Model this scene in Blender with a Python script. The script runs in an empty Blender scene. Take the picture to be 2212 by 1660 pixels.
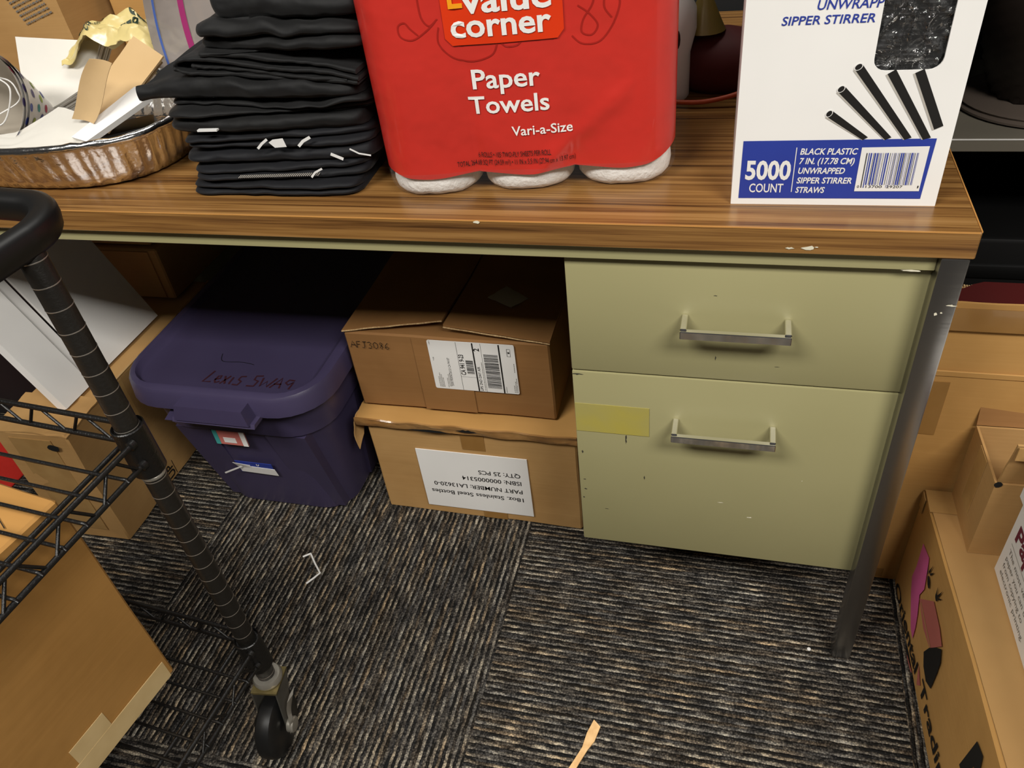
import bpy, bmesh, math, random
from mathutils import Vector, Matrix, noise, Euler
C = bpy.context.scene.collection
SC = bpy.context.scene
R = math.radians
random.seed(7)

# ------------------------------------------------------------------ camera
cd = bpy.data.cameras.new('camera'); cam = bpy.data.objects.new('camera', cd); C.objects.link(cam)
cd.sensor_fit = 'HORIZONTAL'; cd.sensor_width = 36.0; cd.lens = 1705.8 * 36.0 / 2212.0
cd.clip_start = 0.02
YAW, PITCH, ROLL = 0.3294, 0.6848, -0.1348
fw = Vector((-math.sin(YAW)*math.cos(PITCH), math.cos(YAW)*math.cos(PITCH), -math.sin(PITCH)))
r0 = Vector((math.cos(YAW), math.sin(YAW), 0)); u0 = r0.cross(fw)
rr = math.cos(ROLL)*r0 + math.sin(ROLL)*u0; uu = -math.sin(ROLL)*r0 + math.cos(ROLL)*u0
cam.matrix_world = Matrix(((rr.x, uu.x, -fw.x, -0.2309), (rr.y, uu.y, -fw.y, -0.7414), (rr.z, uu.z, -fw.z, 1.1441), (0, 0, 0, 1)))
SC.camera = cam
# ------------------------------------------------------------------ world, lights, exposure
w = bpy.data.worlds.new('world'); SC.world = w; w.use_nodes = True
w.node_tree.nodes['Background'].inputs[0].default_value = (1.0, 0.97, 0.93, 1)
w.node_tree.nodes['Background'].inputs[1].default_value = 0.018
def area(name, loc, sx, sy, power, rot=(0, 0, 0), col=(1, 0.965, 0.905)):
    l = bpy.data.lights.new(name, 'AREA'); l.shape = 'RECTANGLE'; l.size = sx; l.size_y = sy; l.energy = power; l.color = col
    o = bpy.data.objects.new(name, l); C.objects.link(o); o.location = loc; o.rotation_euler = rot
    return o
area('ceiling_light_left', (-1.35, -1.55, 2.65), 1.2, 0.6, 36)
area('ceiling_light_right', (0.95, -1.55, 2.65), 1.2, 0.6, 42)
area('ceiling_light_over_desk', (-0.9, 0.55, 2.65), 1.2, 0.6, 7)
SC.view_settings.view_transform = 'Standard'; SC.view_settings.look = 'None'
SC.view_settings.exposure = 1.0; SC.view_settings.gamma = 1.0
SC.view_settings.use_curve_mapping = False

# ------------------------------------------------------------------ materials
def lin(c):
    if isinstance(c, str):
        c = [int(c[i:i+2], 16)/255 for i in (0, 2, 4)]
    return tuple((x/12.92 if x <= 0.04045 else ((x+0.055)/1.055)**2.4) for x in c) + (1,)
def newmat(name):
    m = bpy.data.materials.new(name); m.use_nodes = True
    return m, m.node_tree.nodes, m.node_tree.links, m.node_tree.nodes['Principled BSDF']
def texco(n, l, scale=(1, 1, 1), kind='Object'):
    t = n.new('ShaderNodeTexCoord'); mp = n.new('ShaderNodeMapping'); mp.inputs['Scale'].default_value = scale
    l.new(t.outputs[kind], mp.inputs['Vector']); return mp.outputs['Vector']
def nz(n, l, vec, scale, detail=3, rough=0.5, dist=0.0):
    t = n.new('ShaderNodeTexNoise'); t.inputs['Scale'].default_value = scale; t.inputs['Detail'].default_value = detail
    t.inputs['Roughness'].default_value = rough; t.inputs['Distortion'].default_value = dist
    l.new(vec, t.inputs['Vector']); return t.outputs['Fac']
def ramp(n, l, fac, stops):
    r = n.new('ShaderNodeValToRGB'); e = r.color_ramp.elements
    while len(e) < len(stops): e.new(0.5)
    for i, (p, c) in enumerate(stops): e[i].position = p; e[i].color = c
    l.new(fac, r.inputs['Fac']); return r.outputs['Color']
def bump(n, l, h, strength, dist, bsdf):
    b = n.new('ShaderNodeBump'); b.inputs['Strength'].default_value = strength; b.inputs['Distance'].default_value = dist
    l.new(h, b.inputs['Height']); l.new(b.outputs['Normal'], bsdf.inputs['Normal'])
def mat(name, c, rough=0.6, metal=0.0, c2=None, ns=8.0, bs=0.0, bd=0.002, bscale=40.0, spec=0.5, scale=(1, 1, 1), sheen=0.0, coat=0.0):
    m, n, l, b = newmat(name); c = lin(c)
    b.inputs['Roughness'].default_value = rough; b.inputs['Metallic'].default_value = metal
    b.inputs['Specular IOR Level'].default_value = spec; b.inputs['Sheen Weight'].default_value = sheen; b.inputs['Coat Weight'].default_value = coat
    v = texco(n, l, scale)
    c2 = lin(c2) if c2 else tuple(min(1, x*0.9) for x in c[:3]) + (1,)
    l.new(ramp(n, l, nz(n, l, v, ns), [(0.35, c2), (0.65, c)]), b.inputs['Base Color'])
    if bs: bump(n, l, nz(n, l, v, bscale), bs, bd, b)
    return m
def cardboard(name, c, c2, dark=0.0):
    m, n, l, b = newmat(name); v = texco(n, l)
    b.inputs['Roughness'].default_value = 0.72; b.inputs['Specular IOR Level'].default_value = 0.25
    f = nz(n, l, v, 5, 4); st = nz(n, l, texco(n, l, (3, 3, 260)), 1.0, 2)
    mx = n.new('ShaderNodeMath'); mx.operation = 'MULTIPLY_ADD'; l.new(st, mx.inputs[0]); mx.inputs[1].default_value = 0.25; l.new(f, mx.inputs[2])
    l.new(ramp(n, l, mx.outputs[0], [(0.42, lin(c2)), (0.8, lin(c))]), b.inputs['Base Color'])
    bump(n, l, nz(n, l, v, 9, 3), 0.35, 0.01, b)
    return m
M = {}
M['card'] = cardboard('cardboard_tan', 'BC9560', 'AB8350')
M['card_b'] = cardboard('cardboard_brown', '9C7144', '8A6238')
M['card_c'] = cardboard('cardboard_golden', 'C59759', 'B4874B')
M['card_k'] = cardboard('cardboard_honey', 'B28448', 'A1753C')
M['card_taped'] = mat('tape_covered_cardboard', 'AE8450', 0.25, c2='94693A', ns=14, bs=0.6, bd=0.006, bscale=30, coat=0.5)
M['card_edge'] = mat('cardboard_cut_edge', 'D8B986', 0.8, c2='A8845A', ns=300)
M['card_dark'] = mat('cardboard_inside', '7A5530', 0.8)
M['tape'] = mat('brown_packing_tape', '8E6632', 0.3, c2='9C7440', ns=12, coat=0.3)
M['tape_clear'] = mat('tan_packing_tape', 'B5905A', 0.22, c2='A98350', ns=20, bs=0.2, bd=0.003, coat=0.4)
M['tape_paper'] = mat('paper_tape', 'D8BC88', 0.5, c2='CDB07C', ns=20)
M['olive'] = mat('olive_painted_steel', 'A09A71', 0.38, c2='9B956C', ns=3, spec=0.4)
M['olive_dk'] = mat('dark_paint_wear', '3A3830', 0.6)
M['chip'] = mat('pale_paint_chip', 'E6E0C8', 0.6)
M['black'] = mat('black_plastic', '0C0C0C', 0.45)
M['blackflat'] = mat('matte_black', '060606', 0.8)
M['white'] = mat('white_paper', 'EDEBE7', 0.6, c2='E9E7E3')
M['whitegloss'] = mat('white_glossy_card', 'F4F2EE', 0.3, c2='F0EEEA')
M['ink'] = mat('black_ink', '141210', 0.6)
M['ink_grey'] = mat('grey_ink', '77736C', 0.7)
M['print_grey'] = mat('faint_grey_print', 'B9B3A9', 0.7)
M['blue'] = mat('blue_ink', '2B3F9E', 0.5, c2='283A94')
M['red'] = mat('red_film', 'C8332A', 0.3, c2='C02E25', ns=4, bs=0.6, bd=0.008, bscale=13, coat=0.3)
M['red_dk'] = mat('dark_red_print', 'A02018', 0.4)
M['badge'] = mat('orange_red_badge', 'E03A12', 0.35)
M['orange'] = mat('orange_ink', 'F7A21B', 0.4)
M['maroon_ink'] = mat('marker_maroon', '340E18', 0.6)
M['purple'] = mat('purple_plastic', '413A56', 0.40, c2='3C3550', ns=6, bs=0.05, bscale=600)
M['yellow_tape'] = mat('yellow_tape', 'AFA24C', 0.4, c2='A89E5C', ns=18)
M['tee'] = mat('black_jersey', '0B0B0C', 0.68, c2='090909', ns=30, bs=0.5, bd=0.006, bscale=24, sheen=0.06, spec=0.3)
M['tee_navy'] = mat('navy_black_jersey', '0E0F14', 0.68, c2='0B0C10', ns=30, bs=0.4, bd=0.006, bscale=22, sheen=0.06, spec=0.3)
M['white_print'] = mat('white_print', 'E4E4E2', 0.6)
M['towel'] = mat('white_paper_towel', 'F0EEE9', 0.9, c2='E9E6E0', ns=60, bs=0.5, bd=0.003, bscale=180)
M['tissue'] = mat('white_tissue', 'CFCBC2', 0.85, bs=0.3, bscale=30)
M['napkin'] = mat('white_napkin', 'E0DCD3', 0.85, bs=0.2, bscale=60)
M['napkin_br'] = mat('brown_napkin', 'CDAE80', 0.85, c2='C4A475', bs=0.25, bscale=60)
M['bag_y'] = mat('pale_yellow_film', 'DCCB8E', 0.3, c2='D2BE7C', ns=10, bs=0.5, bd=0.01, bscale=22, coat=0.2)
M['green_ink'] = mat('dark_green_ink', '1F3526', 0.6)
M['brown_ink'] = mat('brown_ink', '8A6B47', 0.7)
M['magenta'] = mat('magenta_zip', 'B03A78', 0.35)
M['zipblue'] = mat('blue_zip', '5A78C8', 0.35)
M['galv'] = mat('zinc_steel', 'B5B0A6', 0.35, 0.55, c2='9C978C', ns=30, bs=0.1, bscale=80)
M['brass'] = mat('yellow_zinc', '86784C', 0.38, 0.6, c2='6E6240', ns=30)
M['forksteel'] = mat('dull_zinc_steel', '6A675F', 0.4, 0.5, c2='57544D', ns=30)
M['bag_red'] = mat('dark_red_bag', '4C0907', 0.6, bs=0.3, bscale=20)
M['rubber'] = mat('black_wheel_rubber', '161616', 0.4)
M['wire'] = mat('black_epoxy_wire', '121110', 0.36, bs=0.6, bd=0.001, bscale=350)
M['greyshelf'] = mat('grey_shelf_laminate', '6E685C', 0.5)
M['pink'] = mat('pink_ink', 'D9609A', 0.6, c2='C95A88', ns=14)
M['pink2'] = mat('rose_ink', 'B9675C', 0.6)
M['mag_ink'] = mat('burgundy_ink', '6E2038', 0.6)
M['red_fab'] = mat('red_fabric', '4E0C08', 0.7, bs=0.3, bscale=20)  # base red darkened to carry the shadow behind the towels
M['orange_cord'] = mat('orange_cord', 'B5481C', 0.5)
M['yellow_cone'] = mat('yellow_plastic', '7E6A30', 0.4)
M['peach'] = mat('peach_cardboard_strip', 'EDC48C', 0.7, c2='DDB077', ns=90)
M['teal'] = mat('teal_ink', '3F9C97', 0.6); M['lime'] = mat('lime_ink', '9CB02C', 0.6)
M['dotpurple'] = mat('purple_ink', '52457F', 0.6); M['dotred'] = mat('crimson_ink', 'B52A4C', 0.6)
M['salmon'] = mat('salmon_ink', 'C9746A', 0.6)
M['wall'] = mat('wall_paint', '5A5348', 0.8)
M['paper_in'] = mat('grey_card_inside', 'A39A8C', 0.7)

# wood laminate
m, n, l, b = newmat('wood_laminate'); M['wood'] = m
v = texco(n, l, (2.6, 170, 170)); v2 = texco(n, l, (1.0, 60, 60)); v3 = texco(n, l, (9, 420, 420))
f1 = nz(n, l, v, 1.0, 4, 0.6, 0.6); f2 = nz(n, l, v2, 1.0, 3, 0.5, 1.2); f3 = nz(n, l, v3, 1.0, 2)
a1 = n.new('ShaderNodeMath'); a1.operation = 'MULTIPLY_ADD'; l.new(f1, a1.inputs[0]); a1.inputs[1].default_value = 0.75; l.new(f2, a1.inputs[2])
a2 = n.new('ShaderNodeMath'); a2.operation = 'MULTIPLY_ADD'; l.new(f3, a2.inputs[0]); a2.inputs[1].default_value = 0.35; l.new(a1.outputs[0], a2.inputs[2])
a3 = n.new('ShaderNodeMath'); a3.operation = 'MULTIPLY'; l.new(a2.outputs[0], a3.inputs[0]); a3.inputs[1].default_value = 0.476
l.new(ramp(n, l, a3.outputs[0], [(0.39, lin('4A2F16')), (0.46, lin('74502A')), (0.53, lin('8D6637')), (0.61, lin('9E7646'))]), b.inputs['Base Color'])
b.inputs['Roughness'].default_value = 0.27; b.inputs['Specular IOR Level'].default_value = 0.5
bump(n, l, f1, 0.08, 0.002, b)
M['wood_trim'] = mat('pale_laminate_edge', 'C08A4A', 0.4)

# chrome
m, n, l, b = newmat('brushed_chrome'); M['chrome'] = m
b.inputs['Metallic'].default_value = 1; b.inputs['Base Color'].default_value = (0.34, 0.33, 0.32, 1); b.inputs['Roughness'].default_value = 0.30
bump(n, l, nz(n, l, texco(n, l, (8, 8, 110)), 1.0, 3), 0.06, 0.003, b)
m, n, l, b = newmat('polished_chrome'); M['chrome2'] = m
b.inputs['Metallic'].default_value = 1; b.inputs['Base Color'].default_value = (0.9, 0.89, 0.88, 1); b.inputs['Roughness'].default_value = 0.08
m, n, l, b = newmat('aluminium_foil'); M['foil'] = m
b.inputs['Metallic'].default_value = 1; b.inputs['Base Color'].default_value = (0.86, 0.85, 0.84, 1); b.inputs['Roughness'].default_value = 0.17
bump(n, l, nz(n, l, texco(n, l), 55, 3), 0.3, 0.006, b)
def film(name, tint, fog, rough=0.08, bs=0.6, bscale=24, gloss=1.0, k=1.0):
    m, n, l, b = newmat(name); out = n['Material Output']
    tr = n.new('ShaderNodeBsdfTransparent'); gl = n.new('ShaderNodeBsdfGlossy'); gl.inputs['Roughness'].default_value = rough
    gl.inputs['Color'].default_value = (gloss, gloss, gloss, 1)
    bp_ = n.new('ShaderNodeBump'); bp_.inputs['Strength'].default_value = bs; bp_.inputs['Distance'].default_value = 0.01
    l.new(nz(n, l, texco(n, l), bscale, 3, 0.5, 0.8), bp_.inputs['Height']); l.new(bp_.outputs[0], gl.inputs['Normal'])
    fr = n.new('ShaderNodeFresnel'); fr.inputs['IOR'].default_value = 1.5; l.new(bp_.outputs[0], fr.inputs['Normal'])
    b.inputs['Base Color'].default_value = lin(tint); b.inputs['Roughness'].default_value = 0.5
    m0 = n.new('ShaderNodeMixShader'); m0.inputs[0].default_value = fog; l.new(tr.outputs[0], m0.inputs[1]); l.new(b.outputs[0], m0.inputs[2])
    m1 = n.new('ShaderNodeMixShader'); mk = n.new('ShaderNodeMath'); mk.operation = 'MULTIPLY'; l.new(fr.outputs[0], mk.inputs[0]); mk.inputs[1].default_value = k; l.new(mk.outputs[0], m1.inputs[0]); l.new(m0.outputs[0], m1.inputs[1]); l.new(gl.outputs[0], m1.inputs[2])
    l.new(m1.outputs[0], out.inputs['Surface']); return m
M['film'] = film('clear_film', 'E8E8E8', 0.02, 0.15, 0.25, 24, 1.0, 0.15)
M['filmcrinkle'] = film('crinkled_clear_film', 'FFFFFF', 0.02, 0.06, 0.9, 60)
M['zipfilm'] = film('cloudy_zip_film', 'D2C8C2', 0.5, 0.2, 0.4, 16)
M['wrap_tape'] = film('clear_tape', 'C9A871', 0.35, 0.15, 0.3, 30)

# carpet tiles, 24 inch, quarter turned
m, n, l, b = newmat('striped_carpet_tiles'); M['carpet'] = m
def mth(op, a, bb=None, cc=None):
    t = n.new('ShaderNodeMath'); t.operation = op
    for i, x in enumerate((a, bb, cc)):
        if x is None: continue
        if isinstance(x, (int, float)): t.inputs[i].default_value = x
        else: l.new(x, t.inputs[i])
    return t.outputs[0]
tc = n.new('ShaderNodeTexCoord'); sp = n.new('ShaderNodeSeparateXYZ'); l.new(tc.outputs['Object'], sp.inputs[0])
X, Y = sp.outputs[0], sp.outputs[1]
wob = nz(n, l, tc.outputs['Object'], 60, 2); wob = mth('MULTIPLY_ADD', wob, 0.004, -0.002)
TX, TY, TS = -0.546, 0.285, 0.6145
ix = mth('FLOOR', mth('DIVIDE', mth('SUBTRACT', X, TX), TS)); iy = mth('FLOOR', mth('DIVIDE', mth('SUBTRACT', Y, TY), TS))
par = mth('PINGPONG', mth('ADD', ix, iy), 1.0)      # 1 -> x index 0 (y index -1)
along = mth('ADD', mth('MULTIPLY', X, par), mth('MULTIPLY', Y, mth('SUBTRACT', 1.0, par)))
acr = mth('ADD', mth('ADD', mth('MULTIPLY', Y, par), mth('MULTIPLY', X, mth('SUBTRACT', 1.0, par))), wob)
row = mth('DIVIDE', acr, 0.0050); rid = mth('FLOOR', row); rfr = mth('FRACT', row)
cv = n.new('ShaderNodeCombineXYZ'); l.new(mth('MULTIPLY', rid, 3.77), cv.inputs[0]); l.new(mth('MULTIPLY', along, 30.0), cv.inputs[1]); l.new(mth('MULTIPLY', ix, 9.1), cv.inputs[2])
dash = nz(n, l, cv.outputs[0], 1.0, 2)
cv2 = n.new('ShaderNodeCombineXYZ'); l.new(mth('MULTIPLY', rid, 5.31), cv2.inputs[0]); l.new(mth('MULTIPLY', along, 9.0), cv2.inputs[1])
hue = nz(n, l, cv2.outputs[0], 1.0, 2)
vo = n.new('ShaderNodeTexVoronoi'); vo.inputs['Scale'].default_value = 330; l.new(tc.outputs['Object'], vo.inputs['Vector'])
loop = vo.outputs['Distance']
alt = mth('PINGPONG', rid, 1.0)                     # every other row is the pale one
tone = mth('ADD', mth('MULTIPLY', dash, 0.64), mth('MULTIPLY', alt, 0.19))
tone = mth('ADD', tone, mth('MULTIPLY_ADD', nz(n, l, tc.outputs['Object'], 520, 2), 0.22, -0.11))
tone = mth('SUBTRACT', tone, mth('MULTIPLY_ADD', loop, 0.26, -0.09))  # shade in the gaps between yarn loops, darkened into the colour
dark = ramp(n, l, tone, [(0.24, lin('1D1C1B')), (0.38, lin('46423E')), (0.50, lin('726C63')), (0.66, lin('C4B8A2'))])
tint = ramp(n, l, hue, [(0.38, (0.92, 0.96, 1.02, 1)), (0.52, (1, 0.97, 0.92, 1)), (0.66, (1.12, 0.95, 0.76, 1))])
mx = n.new('ShaderNodeMix'); mx.data_type = 'RGBA'; mx.blend_type = 'MULTIPLY'; mx.inputs[0].default_value = 1.0
l.new(dark, mx.inputs[6]); l.new(tint, mx.inputs[7])
l.new(mx.outputs[2], b.inputs['Base Color'])
b.inputs['Roughness'].default_value = 0.95; b.inputs['Specular IOR Level'].default_value = 0.1
hh = mth('ADD', mth('MULTIPLY', mth('SINE', mth('MULTIPLY', rfr, math.pi)), 0.7), mth('MULTIPLY', mth('SUBTRACT', 1.0, loop), 0.5))
bump(n, l, hh, 0.9, 0.003, b)

# black ringed post paint
M['post'] = mat('hammered_black_post', '2A2723', 0.42, 0.35, bs=0.5, bd=0.001, bscale=260)
M['postring'] = mat('worn_groove', 'A8A096', 0.35, 0.6)

# ------------------------------------------------------------------ mesh building
_tc = {}
def textgeo(s, bold=0.0):
    k = (s, bold)
    if k in _tc: return _tc[k]
    cu = bpy.data.curves.new('t', 'FONT'); cu.body = s; cu.size = 1.0; cu.offset = bold; cu.resolution_u = 3; cu.fill_mode = 'FRONT'
    o = bpy.data.objects.new('t', cu); C.objects.link(o)
    me = bpy.data.meshes.new_from_object(o.evaluated_get(bpy.context.evaluated_depsgraph_get()))
    vs = [(q.co.x, q.co.y) for q in me.vertices]; fs = [tuple(p.vertices) for p in me.polygons]
    bpy.data.objects.remove(o); bpy.data.curves.remove(cu); bpy.data.meshes.remove(me)
    _tc[k] = (vs, fs); return _tc[k]
class MB:
    def __init__(s): s.bm = bmesh.new()
    def face(s, vs, m=0):
        try: f = s.bm.faces.new(vs); f.material_index = m; return f
        except ValueError: return None
    def poly(s, pts, m=0): return s.face([s.bm.verts.new(p) for p in pts], m)
    def box(s, lo, hi, m=0, bev=0.0, seg=1, Mx=None):
        t = bmesh.new(); bmesh.ops.create_cube(t, size=1)
        for q in t.verts: q.co = Vector([lo[i] + (q.co[i]+0.5)*(hi[i]-lo[i]) for i in range(3)])
        if bev: bmesh.ops.bevel(t, geom=list(t.edges), offset=bev, segments=seg, affect='EDGES', profile=0.5)
        s.add(t, m, Mx); return s
    def add(s, t, m=0, Mx=None):
        d = {}
        for q in t.verts: d[q] = s.bm.verts.new(Mx @ q.co if Mx else q.co)
        for f in t.faces: s.face([d[q] for q in f.verts], m)
        t.free()
    def loft(s, rings, m=0, closed=True, cap=(True, True)):
        vr = [[s.bm.verts.new(p) for p in r] for r in rings]; k = len(vr[0])
        for a, c in zip(vr, vr[1:]):
            for i in range(k if closed else k-1):
                j = (i+1) % k; s.face([a[i], a[j], c[j], c[i]], m)
        if cap[0]: s.face(list(reversed(vr[0])), m)
        if cap[1]: s.face(vr[-1], m)
        return s
    def tube(s, pts, r, m=0, k=8, cap=True):
        pts = [Vector(p) for p in pts]; rings = []; up = None
        for i, p in enumerate(pts):
            d = (pts[min(i+1, len(pts)-1)] - pts[max(i-1, 0)]).normalized()
            if up is None: up = d.orthogonal().normalized()
            else: up = (up - d*up.dot(d)).normalized()
            sd = d.cross(up); rad = r[i] if isinstance(r, (list, tuple)) else r
            rings.append([p + (up*math.cos(2*math.pi*j/k) + sd*math.sin(2*math.pi*j/k))*rad for j in range(k)])
        return s.loft(rings, m, True, (cap, cap))
    def lathe(s, prof, c=(0, 0, 0), m=0, k=24, axis='z', cap=(True, True)):
        rings = []
        for r, z in prof:
            ring = []
            for j in range(k):
                a = 2*math.pi*j/k; x, y = r*math.cos(a), r*math.sin(a)
                q = (x, y, z) if axis == 'z' else ((z, x, y) if axis == 'x' else (y, z, x))
                ring.append(Vector(q) + Vector(c))
            rings.append(ring)
        return s.loft(rings, m, True, cap)
    def text(s, t, o, u, v, w, h, m=0, bold=0.0, shear=0.0, fn=None, align='l'):
        vs, fs = textgeo(t, bold)
        if not vs: return s
        x0 = min(p[0] for p in vs); x1 = max(p[0] for p in vs)
        sx = (w/(x1-x0)); sy = h/0.729; u = Vector(u).normalized(); v = Vector(v).normalized(); o = Vector(o)
        nv = []
        for x, y in vs:
            p = o + u*((x-x0)*sx + shear*y*sy) + v*(y*sy)
            nv.append(s.bm.verts.new(fn(p) if fn else p))
        for f in fs: s.face([nv[i] for i in f], m)
        return s
    def stroke(s, pts, o, u, v, wd, m=0, nrm=None, th=0.0):
        "flat ribbon along 2D pts laid in the plane (o,u,v)"
        u = Vector(u).normalized(); v = Vector(v).normalized(); o = Vector(o); L = []; Rr = []
        P2 = [Vector(p) for p in pts]
        for i, p in enumerate(P2):
            d = (P2[min(i+1, len(P2)-1)] - P2[max(i-1, 0)]); d = d.normalized() if d.length else Vector((1, 0))
            q = Vector((-d.y, d.x))*wd/2
            L.append(s.bm.verts.new(o + u*(p.x+q.x) + v*(p.y+q.y))); Rr.append(s.bm.verts.new(o + u*(p.x-q.x) + v*(p.y-q.y)))
        for i in range(len(P2)-1): s.face([L[i], Rr[i], Rr[i+1], L[i+1]], m)
        return s
    def rect(s, o, u, v, x0, y0, x1, y1, m=0):
        u = Vector(u).normalized(); v = Vector(v).normalized(); o = Vector(o)
        return s.poly([o+u*x0+v*y0, o+u*x1+v*y0, o+u*x1+v*y1, o+u*x0+v*y1], m)
    def build(s, name, mats, parent=None, smooth=35, loc=None):
        me = bpy.data.meshes.new(name)
        bmesh.ops.recalc_face_normals(s.bm, faces=list(s.bm.faces)) if smooth is not None else None
        s.bm.to_mesh(me); s.bm.free()
        for mm in (mats if isinstance(mats, (list, tuple)) else [mats]): me.materials.append(M[mm] if isinstance(mm, str) else mm)
        if smooth:
            for p in me.polygons: p.use_smooth = True
            me.set_sharp_from_angle(angle=R(smooth))
        o = bpy.data.objects.new(name, me); C.objects.link(o)
        if parent: o.parent = parent
        if loc: o.location = loc
        return o
def islands(mb, name, mats, parent, smooth=None):
    "every loose piece becomes a part of its own"
    bm = mb.bm; seen = set(); out = []
    for v0 in bm.verts:
        if v0 in seen: continue
        st = [v0]; comp = []; seen.add(v0)
        while st:
            q = st.pop(); comp.append(q)
            for e_ in q.link_edges:
                o_ = e_.other_vert(q)
                if o_ not in seen: seen.add(o_); st.append(o_)
        p = MB(); d = {q: p.bm.verts.new(q.co) for q in comp}
        for f in {f for q in comp for f in q.link_faces}: p.face([d[q] for q in f.verts], f.material_index)
        out.append(p.build(name, mats, parent, smooth))
    bm.free(); return out
def thing(name, label, cat, loc=(0, 0, 0), rz=0.0, group=None):
    o = bpy.data.objects.new(name, None); C.objects.link(o); o.location = loc; o.rotation_euler = (0, 0, rz); o.empty_display_size = 0.03
    o['label'] = label; o['category'] = cat
    if group: o['group'] = group
    return o
def tag(o, label, cat, group=None, kind=None):
    if kind == 'structure': o['kind'] = kind; return o
    o['label'] = label; o['category'] = cat
    if group: o['group'] = group
    if kind: o['kind'] = kind
    return o
def smoothpath(pts, n=6):
    pts = [Vector(p) for p in pts]; out = []
    for i in range(len(pts)-1):
        p0 = pts[max(i-1, 0)]; p1 = pts[i]; p2 = pts[i+1]; p3 = pts[min(i+2, len(pts)-1)]
        for k in range(n):
            t = k/n
            out.append(0.5*((2*p1) + (p2-p0)*t + (2*p0-5*p1+4*p2-p3)*t*t + (3*p1-p0-3*p2+p3)*t**3))
    out.append(pts[-1]); return out
def rrect(cx, cy, hx, hy, r, z, k=6):
    out = []
    for qx, qy, a0 in ((1, 1, 0), (-1, 1, 90), (-1, -1, 180), (1, -1, 270)):
        for j in range(k+1):
            a = R(a0 + 90*j/k); out.append(Vector((cx + qx*(hx-r) + r*math.cos(a), cy + qy*(hy-r) + r*math.sin(a), z)))
    return out
UX, UY, UZ = Vector((1, 0, 0)), Vector((0, 1, 0)), Vector((0, 0, 1))
N3 = lambda x, y, z: noise.noise(Vector((x, y, z)))
def sheet(fn, nu, nv, th, m=0, mb=None):
    "solid sheet: fn(u,v)->Vector with thickness th along its normal"
    mb = mb or MB(); G = [[fn(i/nu, j/nv) for j in range(nv+1)] for i in range(nu+1)]
    top = []; bot = []
    for i in range(nu+1):
        a = []; c = []
        for j in range(nv+1):
            du = G[min(i+1, nu)][j]-G[max(i-1, 0)][j]; dv = G[i][min(j+1, nv)]-G[i][max(j-1, 0)]
            nn = du.cross(dv); nn = nn.normalized() if nn.length else UZ
            a.append(mb.bm.verts.new(G[i][j])); c.append(mb.bm.verts.new(G[i][j]-nn*th))
        top.append(a); bot.append(c)
    for i in range(nu):
        for j in range(nv):
            mb.face([top[i][j], top[i+1][j], top[i+1][j+1], top[i][j+1]], m); mb.face([bot[i][j], bot[i][j+1], bot[i+1][j+1], bot[i+1][j]], m)
    for i in range(nu):
        mb.face([top[i][0], bot[i][0], bot[i+1][0], top[i+1][0]], m); mb.face([top[i][nv], top[i+1][nv], bot[i+1][nv], bot[i][nv]], m)
    for j in range(nv):
        mb.face([top[0][j], top[0][j+1], bot[0][j+1], bot[0][j]], m); mb.face([top[nu][j], bot[nu][j], bot[nu][j+1], top[nu][j+1]], m)
    return mb

# ------------------------------------------------------------------ setting
mb = MB(); mb.box((-3.2, -3.0, -0.05), (2.6, 1.5, 0.0)); o = mb.build('floor', 'carpet', smooth=None); tag(o, '', '', kind='structure')
mb = MB(); mb.box((-3.2, 1.5, 0.0), (2.6, 1.55, 2.7)); o = mb.build('wall_back', 'wall', smooth=None); tag(o, '', '', kind='structure')

# ------------------------------------------------------------------ desk
H = 0.737; T = 0.0292; XL = -1.62; DY = 0.76
desk = thing('office_desk', 'olive steel office desk with wood-grain laminate top and chrome legs', 'desk', (0, 0, 0))
mb = MB(); mb.box((XL, 0, H-T), (0, DY, H), 0, 0.0012, 1); top = mb.build('desk_top', 'wood', desk)
mb = MB(); mb.box((XL+0.002, -0.0006, H-0.0011), (-0.002, 0.0006, H+0.0004)); mb.box((-0.0006, 0.002, H-0.0011), (0.0006, DY, H+0.0004)); islands(mb, 'edge_seam', 'wood_trim', top, None)
mb = MB()                                               # chipped laminate
for cx, cz, sx in ((-0.5, H-0.0015, 0.007), (-0.17, H-0.022, 0.006), (-0.152, H-0.0215, 0.010), (-0.145, H-0.020, 0.003)):
    pts = [(cx + sx*(0.6+0.5*N3(a*1.7, cx*90, 0))*math.cos(a), -0.0008, cz + sx*0.3*(0.7+0.6*N3(a*1.3, 4, cx*50))*math.sin(a)) for a in [k*math.pi/5 for k in range(10)]]
    mb.poly(pts)
islands(mb, 'laminate_chip', 'chip', top, None)
ap0, ap1 = 0.6835, H-T
mb = MB(); mb.box((XL+0.03, 0.010, ap0+0.004), (-0.0295, 0.022, ap1-0.0005), 0, 0.001); mb.box((XL+0.03, 0.022, ap0+0.004), (-0.0295, DY-0.02, ap0+0.006)); mb.build('frame_rail', 'olive', desk)
for lx, ly in ((-0.0293, 0.0), (-0.0293, DY-0.027), (XL+0.003, 0.0), (XL+0.003, DY-0.027)):
    mb = MB(); mb.box((lx, ly, 0.0), (lx+0.0262, ly+0.0262, H-T), 0, 0.002, 2); mb.build('leg', 'chrome', desk)
mb = MB(); mb.box((XL+0.03, DY-0.035, 0.1), (-0.03, DY-0.028, ap0)); mb.build('modesty_panel', 'olive', desk)
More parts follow.
